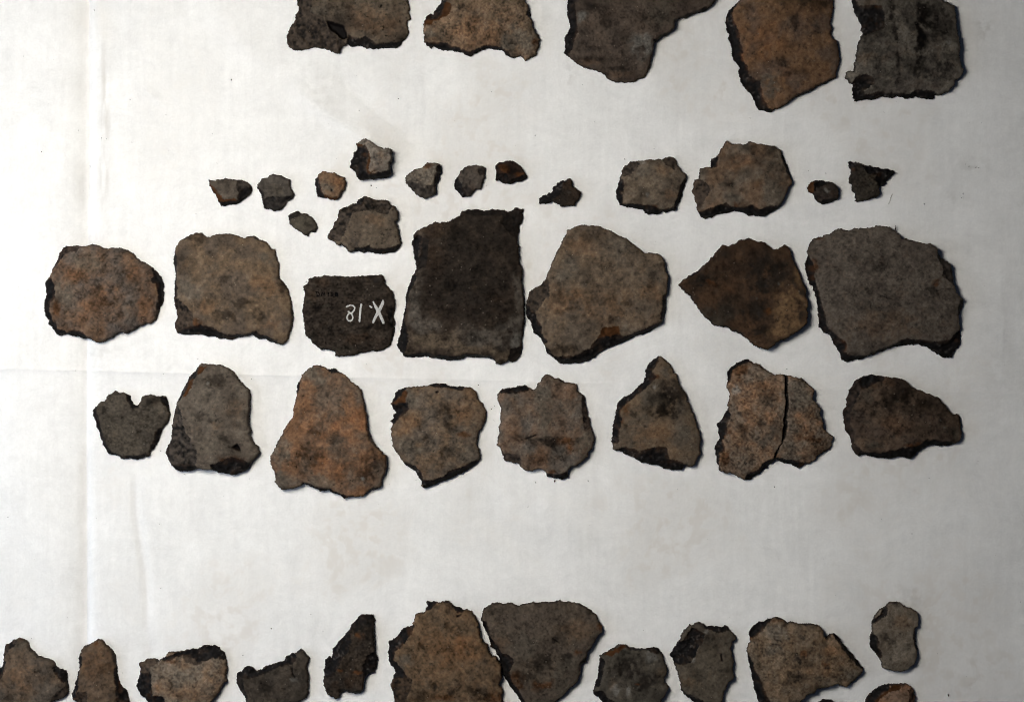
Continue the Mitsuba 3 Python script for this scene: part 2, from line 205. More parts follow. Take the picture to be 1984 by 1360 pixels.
 [-142.5,87.5,-140.8,92.0,-138.1,95.5,-137.4,99.3,-134.5,102.3,-133.8,108.8,-130.1,110.7,-127.1,111.5,-123.3,113.6,-120.2,113.6,-119.1,116.5,-114.9,119.3,-113.0,119.5,-111.4,118.2,-108.0,117.8,-106.1,116.5,-103.4,116.8,-98.8,116.6,-95.4,115.7,-93.5,112.6,-90.1,110.5,-88.4,108.4,-87.8,102.7,-89.9,99.3,-88.5,95.5,-87.0,89.4,-85.9,84.8,-87.4,79.8,-91.2,76.2,-96.2,76.2,-100.8,75.1,-105.7,75.4,-109.5,76.6,-115.3,76.4,-119.8,77.5,-124.0,75.8,-125.6,76.6,-129.4,80.2,-132.0,82.3,-134.3,81.7,-137.4,84.4,-139.3,85.9,-142.0,86.5],
 [('R',[-143.1,87.5,-133.9,85.6,-130.1,89.4,-125.9,100.8,-124.8,105.4,-121.7,107.3,-118.7,114.2,-125.6,114.2,-137.0,104.6]),('R',[-121.7,106.9,-116.8,108.4,-106.5,108.1,-99.6,106.2,-95.0,106.5,-93.1,113.0,-98.8,118.0,-116.0,120.7,-120.2,114.2]),('F',[-120.2,78.7,-114.1,79.1,-110.7,80.6,-107.2,78.3,-102.7,77.9,-95.0,78.7,-86.3,81.7,-85.5,74.9,-121.7,74.9]),('F',[-120.2,116.1,-114.9,119.1,-115.3,113.0,-119.4,113.4])],
 [('D',-102.7,115.3,1.9,1.9),('G',-97.7,111.1,5.7,4.6),('G',-110.3,112.3,5.7,3.4),('B',-106.5,100.8,9.5,4.6)]),
('G1',8.2,[(0.1378, 0.1161, 0.0919), (0.111, 0.0919, 0.0749)],0.0,1.0,
 [-82.6,131.9,-81.9,134.6,-78.1,138.4,-74.2,140.0,-69.6,141.5,-66.6,144.2,-65.4,145.8,-63.5,144.8,-58.9,144.8,-55.1,143.5,-54.2,141.1,-55.1,137.3,-57.0,132.7,-58.2,128.9,-58.9,126.2,-58.6,122.8,-60.9,120.1,-65.8,118.3,-70.4,119.3,-74.2,121.2,-76.1,123.5,-78.8,126.6,-81.9,129.6],
 [('R',[-83.4,131.6,-80.0,130.8,-74.6,128.9,-69.6,125.4,-67.4,123.9,-65.1,127.3,-58.2,127.0,-57.4,120.5,-65.8,116.6,-75.0,119.7,-83.4,129.3]),('F',[-56.7,141.9,-53.6,141.9,-55.9,132.7,-58.9,127.3,-59.7,130.4,-57.4,136.5])],
 [('O',-64.3,142.6,3.1,1.9),('D',-72.7,128.5,3.8,1.4)]),
('G2',5.4,[(0.0818, 0.0658, 0.0534), (0.0621, 0.0517, 0.0439)],0.1,1.0,
 [-44.3,131.9,-42.1,135.4,-39.1,138.8,-37.5,141.5,-33.7,143.0,-28.4,143.5,-23.8,142.8,-20.6,141.1,-20.9,136.9,-21.9,131.9,-23.8,126.6,-25.3,125.1,-28.8,124.9,-29.9,122.8,-32.2,119.6,-34.9,119.7,-38.3,119.1,-40.6,121.6,-43.3,125.1,-44.3,128.9],
 [('F',[-44.8,131.2,-42.5,133.5,-41.0,129.6,-38.7,125.1,-36.0,119.7,-39.8,118.2,-45.2,128.9]),('R',[-40.6,125.1,-33.0,126.6,-30.7,122.8,-33.0,118.2,-39.8,118.9]),('R',[-26.5,139.2,-20.7,141.1,-20.7,136.9,-24.6,136.5])],
 [('L',-39.8,129.3,1.9,2.3),('B',-31.4,126.6,4.6,3.1)]),
('G3',5.4,[(0.0305, 0.0179, 0.0137), (0.0179, 0.013, 0.0109)],0.3,1.6,
 [-12.3,143.0,-9.7,145.7,-4.7,146.6,0.3,147.2,2.2,145.7,5.3,143.8,8.3,141.1,10.2,137.7,11.7,135.4,11.4,133.8,6.8,130.8,3.7,131.2,-0.9,129.3,-3.9,129.0,-7.7,130.0,-10.0,132.7,-12.2,132.7,-12.3,137.3],
 [('R',[-13.1,136.5,-4.7,136.5,-0.9,131.2,12.1,136.5,12.9,129.6,-13.1,128.1])],
 [('O',-5.4,141.1,4.6,3.8),('O',6.0,135.8,3.8,3.1),('D',1.4,140.3,5.4,4.6)]),
('G4',5.4,[(0.0362, 0.0251, 0.0181), (0.022, 0.0172, 0.0139)],0.3,1.7,
 [20.9,114.4,21.7,118.2,25.1,120.5,30.5,122.4,32.4,125.8,35.1,129.3,38.9,131.2,44.2,132.7,45.8,131.9,47.3,128.1,49.6,125.1,53.0,122.8,53.4,120.1,51.9,116.6,49.6,114.4,48.4,112.1,43.5,112.8,38.5,111.7,36.6,113.2,31.2,115.1,25.9,114.4,22.1,113.7],
 [('F',[20.5,118.9,26.7,121.2,31.2,122.0,32.8,118.9,26.7,113.6,20.5,112.8]),('F',[31.2,122.8,33.5,129.6,38.9,131.2,37.4,123.5,33.5,119.7])],
 [('B',44.2,128.9,3.1,3.8),('B',32.8,118.2,3.1,3.1),('L',44.2,122.0,0.8,0.8),('L',48.8,118.2,0.7,0.9)]),
('H1',6.8,[(0.1469, 0.1119, 0.0801), (0.1174, 0.0916, 0.0695)],0.05,1.0,
 [80.4,124.4,82.4,128.9,82.8,131.8,83.9,135.1,85.3,139.2,87.1,142.5,89.4,144.3,91.5,146.3,95.6,146.1,99.7,146.9,103.8,147.2,105.4,147.7,109.9,147.2,113.2,147.9,116.1,147.2,118.6,149.1,122.3,150.0,125.1,149.3,127.0,147.8,128.0,144.5,129.3,142.5,130.1,140.4,133.4,137.5,135.2,134.3,134.2,130.2,133.0,127.3,131.9,123.6,131.7,119.9,130.1,117.4,128.4,114.5,127.0,110.4,126.0,109.0,120.6,108.0,116.1,107.8,113.2,105.9,109.1,106.1,105.4,105.7,103.0,108.4,99.7,109.4,95.6,110.4,93.1,111.5,87.3,112.1,83.9,112.7,82.8,115.4,81.2,117.0,80.6,120.7],
 [('F',[84.9,131.4,85.9,127.7,84.9,124.4,82.4,122.8,84.1,119.5,84.9,116.2,84.1,112.1,79.1,116.2,79.1,126.9]),('F',[86.5,112.9,95.6,112.5,105.8,110.8,109.9,110.0,114.5,107.8,120.6,108.8,126.8,110.0,124.3,105.1,99.7,105.1,85.3,110.8]),('R',[116.1,147.4,118.6,143.7,123.5,142.1,125.1,140.0,128.0,142.1,129.3,143.3,126.4,150.3,120.2,151.1]),('R',[87.3,143.3,92.3,145.4,98.0,143.7,95.6,141.7,91.5,135.9,86.5,135.1,83.2,135.1]),('F',[132.5,130.2,131.3,126.9,130.1,122.8,128.0,117.4,126.8,111.3,132.5,118.6,135.8,132.6])],
 [('O',83.6,118.6,2.1,3.3),('O',109.9,110.8,2.5,1.6),('G',103.8,138.4,8.2,4.9),('B',116.1,139.2,6.2,4.1),('B',123.5,122.8,6.2,4.1),('L',104.6,119.5,1.2,1.6),('L',100.1,145.4,2.5,1.0)]),
('H2',7.5,[(0.127, 0.1018, 0.0775), (0.1523, 0.0992, 0.0647)],0.05,1.0,
 [139.6,124.0,140.7,126.4,140.4,130.1,141.7,132.2,144.6,133.0,145.2,137.0,145.2,140.9,148.1,141.2,151.3,141.5,153.9,142.2,154.2,148.1,157.9,149.1,159.7,152.3,162.9,157.6,166.0,162.3,167.1,160.7,171.9,159.8,177.1,159.4,181.9,159.8,182.4,161.7,185.6,161.3,190.3,159.9,195.6,159.4,199.8,158.6,203.5,158.6,205.1,156.5,207.8,154.9,209.6,151.2,210.9,147.5,212.8,143.3,214.6,139.1,215.7,134.8,216.5,131.1,215.7,128.5,213.6,125.9,212.5,122.7,210.7,120.1,209.9,116.4,208.8,113.2,205.7,110.0,200.4,107.6,195.6,104.7,191.4,104.2,186.1,105.0,183.5,104.2,181.4,105.8,177.1,107.4,171.9,108.4,167.1,106.9,164.5,106.9,160.8,106.1,157.1,105.3,154.4,103.4,150.2,102.4,146.2,103.2,144.6,106.9,143.3,109.0,143.6,113.2,142.3,115.8,141.2,120.1],
 [('F',[145.4,105.8,153.4,109.0,160.2,112.1,165.5,113.2,167.6,110.5,175.0,110.0,180.8,110.0,185.6,110.5,190.9,107.4,198.3,110.0,205.1,110.5,209.9,115.8,206.2,105.3,187.7,102.1,161.3,102.1,148.1,101.0]),('F',[154.2,148.1,158.1,149.1,157.6,142.8,153.9,141.7]),('F',[208.6,153.3,210.9,144.9,213.1,138.5,215.7,133.8,218.3,133.8,209.9,153.9]),('R',[140.2,132.2,145.4,132.2,151.3,127.5,152.8,123.2,147.6,114.8,144.4,107.9,138.0,120.1])],
 [('O',149.1,106.9,4.2,3.2),('O',171.9,112.7,2.1,2.1),('D',165.0,128.5,4.8,2.1),('D',182.4,154.4,5.3,3.2),('D',177.1,123.8,2.6,2.1),('D',198.3,154.4,6.3,4.2),('B',174.5,143.8,13.2,6.3),('B',190.3,131.7,5.3,4.2),('G',171.9,117.4,7.9,3.2),('D',212.0,134.8,2.6,2.1)]),
('H3',6.1,[(0.0608, 0.0458, 0.0377), (0.0392, 0.0305, 0.0253)],0.1,1.0,
 [228.5,125.9,229.5,128.3,231.9,130.3,234.3,131.6,237.5,131.7,240.4,132.0,242.0,130.5,245.2,130.1,248.8,129.5,250.8,127.5,252.2,125.1,252.8,121.1,252.4,118.2,250.8,116.6,247.6,115.8,244.4,114.4,240.0,113.2,237.5,115.0,235.1,117.4,233.3,120.5,230.7,121.9,229.1,123.9],
 [('O',[227.9,127.5,231.5,129.9,233.5,131.1,233.1,127.5,233.1,123.5,232.3,120.3,228.7,123.5]),('F',[233.5,119.9,236.7,118.2,239.6,115.8,245.2,115.8,251.6,117.4,252.8,115.4,240.0,112.2]),('F',[234.7,131.5,242.0,132.3,242.0,129.1,237.1,127.5,234.7,124.3])],
 [('L',243.6,123.9,2.0,1.6),('B',248.8,122.7,3.2,2.4)]),
('H4',5.4,[(0.0532, 0.044, 0.0329), (0.0329, 0.0273, 0.0224)],0.2,1.5,
 [260.1,145.4,262.5,145.8,266.5,145.8,268.9,145.0,271.3,143.8,275.0,143.0,279.0,142.6,282.6,142.4,284.2,141.0,285.4,140.0,288.6,140.2,292.3,139.8,295.1,139.4,295.7,138.2,293.9,135.5,290.6,133.1,289.0,129.9,286.6,128.5,284.0,127.3,284.0,123.9,283.6,120.3,281.8,118.0,278.2,117.4,274.6,116.4,270.1,116.2,267.3,115.2,265.7,115.8,265.7,119.1,264.7,121.9,263.3,124.3,263.7,127.5,261.7,129.9,260.7,132.3,261.3,134.7,262.7,136.3,262.3,139.6,261.1,142.0],
 [('F',[272.1,142.4,283.0,142.0,284.6,139.6,281.4,137.2,275.0,138.0]),('F',[282.2,139.6,295.1,139.6,291.0,133.1,284.6,127.5,281.4,132.3]),('F',[260.1,145.6,266.5,145.6,264.5,142.8,261.3,142.4])],
 [('B',279.0,135.1,3.2,2.4),('O',263.3,139.6,1.6,1.6),('G',266.9,137.6,2.4,1.6),('L',277.0,128.7,1.0,0.8)]),
('I1',7.5,[(0.1187, 0.0723, 0.0453), (0.0917, 0.076, 0.0653)],0.0,1.0,
 [-361.9,52.1,-360.2,54.9,-357.0,57.7,-355.2,62.7,-351.7,69.0,-350.3,73.9,-347.5,79.2,-344.7,81.3,-338.3,81.0,-332.7,80.6,-328.5,81.3,-323.5,82.2,-320.0,81.3,-315.8,79.4,-312.3,78.9,-308.7,79.7,-302.4,79.4,-299.6,78.5,-294.0,76.0,-290.4,71.8,-287.3,69.0,-282.0,67.2,-277.8,63.7,-274.2,59.8,-271.4,56.7,-269.7,52.1,-270.0,46.5,-269.7,40.1,-271.4,35.2,-273.9,30.3,-274.9,25.3,-278.5,21.5,-283.4,21.1,-288.3,18.6,-293.3,15.5,-297.5,13.7,-301.0,15.1,-304.5,13.4,-307.3,12.3,-310.9,9.5,-315.1,7.4,-319.0,6.0,-324.2,8.1,-328.5,10.5,-332.0,9.3,-334.8,10.9,-341.1,12.3,-344.7,13.7,-350.3,12.3,-353.8,14.8,-355.9,18.6,-358.8,20.4,-358.1,23.9,-361.2,27.4,-362.4,33.1,-361.9,38.0,-360.5,43.6,-361.2,48.6],
 [('F',[-362.3,52.1,-356.3,54.9,-354.5,50.0,-353.8,40.8,-357.7,37.3,-358.4,31.0,-355.9,23.9,-351.7,16.2,-344.7,14.4,-350.3,9.8,-364.4,25.3]),('F',[-344.7,13.4,-339.7,15.1,-334.1,14.4,-329.9,12.0,-327.8,10.2,-332.0,7.7]),('R',[-355.2,62.7,-348.2,76.0,-344.7,81.7,-334.1,80.3,-335.5,77.5,-344.7,75.3,-351.0,66.2]),('F',[-277.8,62.7,-275.6,57.7,-278.1,54.2,-273.5,50.7,-272.7,40.1,-273.2,32.4,-268.6,39.4,-268.6,53.5])],
 [('G',-327.1,69.7,10.6,7.0),('G',-345.4,42.9,9.9,10.6),('B',-336.2,60.6,17.6,8.5),('B',-286.9,60.6,10.6,10.6),('B',-284.8,33.8,14.1,10.6),('D',-319.3,50.7,3.5,2.8),('D',-302.4,28.9,3.5,3.5),('O',-351.7,31.0,3.5,6.3),('B',-320.0,35.9,17.6,14.1)]),
('I2',7.5,[(0.1358, 0.0948, 0.062), (0.1014, 0.0764, 0.0571)],0.0,1.0,
 [-261.7,72.5,-260.4,76.8,-259.7,80.6,-256.9,85.2,-252.7,87.3,-249.1,89.3,-244.2,91.0,-239.3,90.5,-236.5,88.0,-233.6,87.9,-229.4,89.8,-224.5,90.1,-219.6,90.8,-215.3,89.8,-211.8,89.1,-206.9,87.0,-202.7,88.9,-199.1,88.9,-195.6,86.3,-192.1,84.9,-188.6,82.4,-186.1,79.2,-183.3,78.5,-182.6,73.2,-180.8,69.0,-180.5,62.7,-180.1,56.3,-177.3,53.5,-174.5,49.3,-172.4,45.8,-172.0,41.5,-170.3,35.9,-169.9,30.3,-169.0,25.3,-169.9,19.7,-171.7,14.1,-173.8,8.4,-177.3,5.0,-181.5,5.6,-186.5,7.4,-191.4,9.5,-196.3,9.8,-200.5,12.3,-206.2,11.2,-211.8,10.5,-216.7,9.1,-221.7,9.7,-225.9,9.5,-230.1,11.6,-235.8,11.6,-240.0,12.7,-245.6,13.0,-250.5,13.0,-254.1,12.3,-258.3,14.1,-260.4,17.6,-260.8,21.8,-259.0,26.0,-259.4,31.0,-260.8,35.9,-261.7,40.8,-260.8,46.5,-260.8,52.1,-260.1,59.1,-261.5,67.6],
 [('R',[-261.8,40.1,-257.6,39.4,-251.3,33.8,-247.0,28.2,-247.0,20.4,-244.9,16.9,-254.1,9.8,-262.5,11.2]),('F',[-254.1,16.9,-240.0,18.6,-231.5,16.9,-225.9,13.4,-215.3,11.2,-201.2,13.0,-197.0,13.7,-190.7,10.5,-182.2,6.7,-183.6,4.2,-232.9,7.0,-262.5,11.2]),('F',[-262.5,78.2,-259.8,72.5,-260.1,64.1,-259.8,53.5,-258.9,42.2,-262.5,39.4])],
 [('O',-242.1,21.8,4.9,3.5),('D',-243.5,87.3,7.0,4.2),('G',-250.5,46.5,10.6,8.5),('D',-206.2,36.6,8.5,4.2),('D',-220.3,28.2,10.6,4.2),('D',-194.9,26.0,5.6,3.5),('B',-188.6,50.7,10.6,7.0),('B',-234.3,34.5,7.0,5.6),('D',-178.0,47.9,4.2,4.9),('B',-183.6,21.8,5.6,5.6),('G',-188.6,73.2,5.6,5.6),('D',-218.9,56.3,4.2,3.5),('D',-211.8,54.9,1.8,1.8)]),
('I3',6.1,[(0.0265, 0.0206, 0.0163), (0.0358, 0.0276, 0.0215)],0.15,1.0,
 [-161.1,49.6,-157.8,52.0,-157.0,55.2,-152.0,57.0,-144.9,58.0,-134.9,58.2,-127.3,57.4,-118.5,57.6,-109.7,58.3,-103.8,58.6,-99.7,58.4,-98.9,53.8,-96.8,50.2,-92.7,46.4,-91.2,40.8,-90.3,36.7,-90.9,32.6,-91.8,27.3,-90.9,22.7,-91.2,17.4,-92.2,12.1,-92.7,8.0,-93.9,4.5,-98.0,1.5,-102.1,0.6,-108.5,0.4,-112.1,-0.8,-117.3,-1.7,-123.2,-3.3,-130.8,-4.0,-136.4,-3.2,-136.7,-0.5,-142.6,1.5,-147.9,1.2,-152.0,4.5,-153.7,5.6,-156.1,9.2,-159.0,11.5,-159.6,15.6,-160.5,20.3,-161.6,27.9,-161.9,32.6,-160.8,38.5,-160.2,44.4],
 [('F',[-95.3,31.5,-91.5,32.0,-91.5,26.8,-90.3,20.3,-92.4,19.1,-94.7,24.4])],
 [('B',-146.7,52.0,5.3,3.5),('B',-154.3,42.6,3.5,3.5),('G',-156.7,38.5,3.5,3.5),('D',-150.8,34.4,7.0,3.5),('D',-120.3,50.2,5.3,3.5),('G',-143.2,34.4,3.5,2.3),('D',-99.1,19.1,7.0,4.7),('D',-112.6,18.0,3.5,2.9),('D',-142.6,16.8,4.7,3.5),('G',-152.6,10.9,3.5,3.5),('B',-120.3,8.6,14.7,3.5),('G',-130.3,0.9,11.7,2.9)]),
('J',8.2,[(0.0389, 0.0288, 0.0214), (0.0288, 0.0214, 0.0169)],0.0,1.0,
 [-77.1,82.3,-76.1,88.6,-74.2,92.0,-68.4,95.4,-62.6,97.8,-56.8,99.1,-51.0,99.1,-46.1,101.7,-40.3,104.3,-38.8,107.8,-32.6,109.1,-25.8,109.4,-20.9,107.8,-15.1,109.1,-7.4,109.1,-3.5,107.0,0.4,109.1,4.2,110.4,8.1,108.9,8.1,103.1,6.2,96.8,4.7,90.6,4.2,83.8,5.2,75.1,6.2,67.3,8.1,62.0,7.6,53.8,8.6,45.1,9.8,38.3,9.6,28.6,9.6,20.9,8.1,12.1,7.6,4.4,6.2,-4.3,3.3,-7.7,-3.5,-8.2,-12.2,-9.9,-15.1,-5.8,-20.9,-4.8,-28.7,-4.8,-34.5,-4.3,-40.3,-7.0,-49.0,-7.0,-55.8,-5.8,-60.6,-5.8,-65.5,-3.8,-73.2,-4.3,-82.9,-4.6,-85.8,-0.4,-88.5,4.4,-88.2,10.2,-86.3,14.1,-84.8,20.9,-83.9,28.6,-81.9,35.4,-81.9,42.1,-80.0,48.9,-77.1,55.7,-74.2,63.4,-74.7,70.2,-76.1,77.0],
 [('F',[-78.1,82.8,-72.7,88.6,-69.8,86.7,-71.1,77.0,-73.7,69.3,-75.6,61.5,-79.0,67.3]),('F',[-78.1,53.8,-74.7,57.6,-80.5,45.1,-83.4,42.1]),('F',[-79.0,67.3,-75.2,61.5,-78.1,51.8,-81.4,40.2,-83.4,28.6,-84.8,22.8,-86.8,22.8,-86.8,48.0]),('R',[-40.3,109.9,-34.5,105.1,-5.5,104.1,-5.5,109.9]),('R',[-72.7,88.6,-64.5,85.7,-65.0,75.1,-67.4,65.4,-74.2,61.5,-73.2,70.2]),('F',[-84.3,22.8,-81.9,17.0,-80.5,11.2,-82.4,3.4,-84.8,-2.4,-89.7,3.4,-86.8,18.9]),('F',[-83.9,-4.3,-66.4,-2.6,-60.6,-4.3,-44.2,-5.3,-34.5,-2.9,-17.1,-4.8,-13.2,-9.0,-24.8,-10.1,-82.9,-6.3]),('R',[-7.4,98.3,-3.5,107.0,4.2,110.9,9.1,108.9,7.1,96.4,4.2,86.7,-2.5,92.5]),('R',[-0.6,0.5,7.1,3.4,7.1,-8.2,-3.5,-8.7])],
 [('K',-24.8,91.5,29.0,19.4),('K',-38.4,61.5,29.0,24.2),('K',-32.6,38.3,25.2,11.6),('K',-9.3,55.7,9.7,11.6),('T2',-68.4,6.3,14.5,7.7),('T2',-51.0,6.3,15.5,7.7),('T2',-24.8,0.5,10.6,3.9),('T2',-10.3,-2.4,6.8,4.8),('T2',-38.4,-0.4,7.7,3.9),('G2',-19.0,10.2,19.4,8.7),('G2',5.2,42.1,3.9,24.2),('G2',-75.2,39.2,5.8,14.5),('G2',-76.1,23.8,5.8,6.8),('G2',-70.3,77.0,2.9,15.5),('L',2.8,8.3,4.4,5.8),('B',-12.2,40.2,8.7,2.9),('B',-58.7,93.5,11.6,5.8),('B',-60.6,70.2,9.7,11.6),('G2',-65.5,18.9,8.7,5.8),('G2',1.3,20.9,6.8,8.7)]),
('K',8.2,[(0.1333, 0.0962, 0.0659), (0.101, 0.078, 0.0584)],0.0,1.0,
 [10.7,35.1,12.0,40.4,13.3,45.7,17.7,48.7,22.6,50.9,26.1,55.3,28.8,63.3,32.7,72.1,37.1,80.0,40.2,87.9,43.3,92.7,48.6,95.8,53.8,97.6,60.0,96.9,67.0,96.5,72.3,94.2,77.6,92.5,82.0,89.2,88.2,87.0,92.6,83.5,97.9,79.5,103.1,75.4,111.9,75.4,116.3,72.1,118.5,67.7,119.4,61.5,120.9,58.9,120.3,52.7,119.9,47.4,119.0,42.1,118.8,34.2,117.9,27.2,115.9,21.4,111.1,18.4,104.9,14.0,98.7,12.6,92.6,10.4,87.3,7.4,79.4,4.3,74.1,2.5,67.9,-0.6,63.5,-5.0,58.2,-7.6,51.2,-9.4,44.2,-9.6,37.1,-9.4,32.7,-5.4,27.4,-1.4,25.2,5.2,22.1,10.4,16.9,14.8,15.1,21.9,11.6,26.3],
 [('R',[10.7,45.7,21.3,50.9,27.9,54.5,27.9,42.1,23.0,36.8,18.6,30.7,9.8,28.0]),('F',[9.8,36.0,16.9,28.9,20.8,21.0,21.7,13.1,26.1,6.9,20.4,8.7,10.7,24.5]),('F',[26.5,2.5,31.8,-4.5,41.5,-5.4,51.2,-4.5,60.9,1.2,63.5,5.6,67.9,9.6,82.9,11.3,86.4,9.6,95.2,13.1,111.1,20.1,117.2,21.4,95.2,5.2,68.8,-6.3,46.8,-12.4,33.6,-11.6,23.9,3.4]),('O',[69.7,17.5,82.0,19.2,83.8,11.3,75.8,8.7,65.3,10.0]),('F',[117.2,42.1,117.2,33.3,115.5,24.5,118.1,21.0,121.6,42.1])],
 [('D',38.9,1.6,13.2,5.3),('G',82.0,80.9,17.6,8.8),('G',42.4,61.5,8.8,8.8),('B',60.0,81.7,17.6,10.6),('B',32.7,50.9,5.3,2.6),('B',68.8,33.3,22.0,13.2),('B',108.4,46.5,7.0,7.9),('B',38.0,37.7,13.2,10.6),('D',77.6,24.5,4.4,2.6),('G',86.4,15.7,4.4,3.5)]),
('L',6.1,[(0.0657, 0.0379, 0.0226), (0.0409, 0.026, 0.0176)],0.2,1.3,
 [128.9,51.4,133.2,55.4,137.6,58.0,142.0,60.6,146.4,65.0,150.8,67.9,155.2,73.0,158.9,77.8,162.5,81.8,166.9,80.7,171.3,82.6,175.7,85.1,183.1,86.8,186.7,85.5,191.9,84.4,195.5,84.0,198.5,80.0,202.9,77.8,207.3,80.4,210.9,81.8,213.9,80.0,215.7,74.5,219.0,67.9,221.6,62.0,224.1,54.7,227.1,48.1,227.4,41.5,228.4,35.6,228.2,29.7,227.8,22.4,225.2,18.7,219.7,14.3,215.3,11.4,210.9,8.8,205.8,7.7,201.8,4.4,199.9,2.2,195.5,1.3,191.1,2.6,186.7,4.8,183.1,8.5,177.2,12.9,171.3,15.4,166.2,18.7,160.3,18.7,154.5,21.7,149.3,26.1,144.9,31.2,141.2,37.1,137.6,42.2,133.9,45.1,129.9,49.2],
 [],
 [('K',196.3,60.6,16.1,13.2),('K',188.9,29.7,11.7,8.8),('K',191.1,48.8,13.2,4.4),('K',216.8,53.2,4.4,4.4),('K',192.6,15.1,10.3,3.7),('K',210.9,18.0,4.4,4.4),('K',148.6,54.7,14.7,5.9),('T',214.6,29.7,12.5,19.1),('T',220.5,60.6,2.9,8.8),('T',207.3,12.9,8.8,4.4),('G',155.9,28.3,12.5,6.6),('O',155.2,52.5,4.4,2.9),('O',197.0,29.7,2.9,2.9),('L',175.7,44.4,0.9,0.9),('L',205.8,51.8,0.9,1.3),('L',188.9,40.0,0.9,0.9),('B',165.5,45.9,4.4,4.4),('K',221.9,45.1,3.7,3.7),('K',224.1,26.8,2.9,5.1)]),
('M',8.2,[(0.1114, 0.0917, 0.0742), (0.084, 0.0674, 0.0549)],0.05,1.0,
 [226.9,67.7,229.3,72.9,228.6,77.8,230.6,82.6,233.2,86.6,239.4,88.3,246.4,90.1,250.0,93.6,253.5,94.7,257.0,93.4,261.4,92.7,264.9,94.5,272.0,94.1,277.7,95.4,284.3,96.5,289.6,96.0,295.7,93.2,299.2,90.1,301.0,86.6,305.4,86.6,311.6,84.4,317.7,82.8,323.0,82.8,327.4,80.0,329.6,73.4,334.5,69.9,338.9,65.9,340.4,59.7,341.1,52.7,343.3,45.7,347.7,40.4,349.2,36.0,347.2,30.7,345.5,26.3,345.9,18.4,347.2,12.2,346.3,5.2,342.4,-0.1,340.6,-5.0,337.1,-5.4,331.8,-3.6,326.5,-0.1,320.4,3.4,314.2,5.2,305.4,5.2,299.2,4.3,293.1,2.1,286.0,-0.1,279.0,-2.8,272.0,-5.4,265.8,-6.7,259.6,-8.2,255.7,-6.7,253.5,-1.0,250.0,4.3,246.4,11.3,241.1,15.3,237.6,19.2,237.2,26.3,236.3,34.2,235.4,42.1,233.2,49.2,229.7,54.5,227.9,60.6],
 [('F',[227.9,74.7,232.3,65.0,231.9,57.1,235.4,45.7,237.2,36.9,240.7,25.4,241.1,19.2,248.2,12.2,257.0,5.2,255.2,-1.0,260.5,-4.5,273.7,-4.5,257.9,-10.7,233.2,20.1,226.2,59.7]),('F',[272.0,-5.0,298.4,5.6,301.0,8.2,315.1,7.8,328.3,5.6,338.0,7.4,345.9,14.8,349.4,12.2,340.6,-8.0,319.5,1.6,301.9,2.5,275.5,-6.3]),('R',[327.9,72.9,332.7,62.4,331.8,58.0,340.6,50.9,341.5,62.4,329.2,74.7]),('F',[346.3,38.6,350.3,36.9,345.9,25.4,345.0,28.0]),('P',[280.8,43.2,284.3,42.8,289.6,40.8,298.4,39.2,298.4,38.5,288.7,39.9,283.4,41.8]),('P',[325.7,46.1,331.8,48.3,340.6,48.1,340.6,47.4,331.8,47.5,327.0,45.5]),('P',[274.6,33.3,275.5,36.4,276.5,36.0,275.7,33.3])],
 [('O',232.3,66.8,4.4,5.3),('O',238.1,86.1,3.5,1.8),('O',254.4,6.0,4.4,3.5),('B',286.0,19.2,30.8,10.6),('D',279.9,68.5,10.6,7.9),('D',273.7,46.5,3.5,3.5),('D',306.3,36.4,3.1,1.8),('O',326.5,51.8,3.5,2.6),('D',322.1,44.8,5.3,4.4)]),
('N1',5.4,[(0.071, 0.0589, 0.0454), (0.0542, 0.0454, 0.0362)],0.05,1.0,
 [-324.7,-46.0,-321.9,-42.7,-318.6,-40.4,-315.1,-38.5,-313.9,-35.2,-310.6,-33.3,-306.9,-31.9,-303.6,-32.4,-301.3,-32.3,-298.0,-33.6,-296.1,-34.3,-295.1,-38.5,-293.3,-41.3,-290.0,-43.0,-288.3,-39.0,-286.7,-35.7,-281.5,-33.6,-278.2,-34.0,-275.0,-35.2,-271.7,-35.0,-267.9,-35.9,-266.7,-40.4,-266.5,-44.1,-265.3,-49.3,-266.0,-53.5,-268.4,-56.8,-271.2,-60.1,-272.4,-64.3,-274.5,-69.5,-277.3,-73.7,-279.7,-76.5,-281.1,-81.0,-284.4,-81.7,-287.2,-83.1,-291.9,-83.6,-295.6,-82.4,-298.0,-83.3,-301.5,-83.8,-303.6,-81.7,-305.9,-80.3,-310.2,-80.3,-313.5,-78.6,-315.6,-75.1,-317.2,-71.4,-318.6,-67.6,-319.8,-62.9,-321.9,-57.7,-323.6,-53.0,-324.5,-49.3],
 [('F',[-324.7,-46.0,-321.0,-50.2,-319.6,-56.8,-318.6,-62.9,-315.8,-69.9,-313.5,-74.6,-310.2,-78.9,-305.5,-80.3,-301.7,-82.6,-295.1,-81.7,-290.5,-81.9,-282.9,-80.7,-285.8,-84.5,-302.2,-85.0,-316.3,-77.9,-325.2,-52.1]),('F',[-275.0,-62.4,-272.1,-61.0,-272.6,-66.2,-279.7,-76.5,-275.9,-69.0]),('F',[-271.2,-35.0,-267.5,-38.5,-266.5,-43.7,-269.3,-41.3]),('F',[-298.0,-33.8,-295.6,-34.3,-294.2,-40.4,-290.0,-42.7,-293.3,-42.7,-297.0,-38.0])],
 [('D',-280.6,-41.3,4.7,3.3),('D',-276.4,-38.0,7.0,2.8),('D',-316.3,-45.5,1.9,2.3),('D',-289.0,-61.5,1.9,1.4),('L',-284.1,-71.7,0.7,0.6),('L',-269.4,-46.9,0.5,0.6),('G',-301.7,-38.0,7.0,4.7),('G',-299.8,-61.5,4.7,4.7)]),
('N2',7.5,[(0.1221, 0.1006, 0.0795), (0.094, 0.0756, 0.0595)],0.0,1.0,
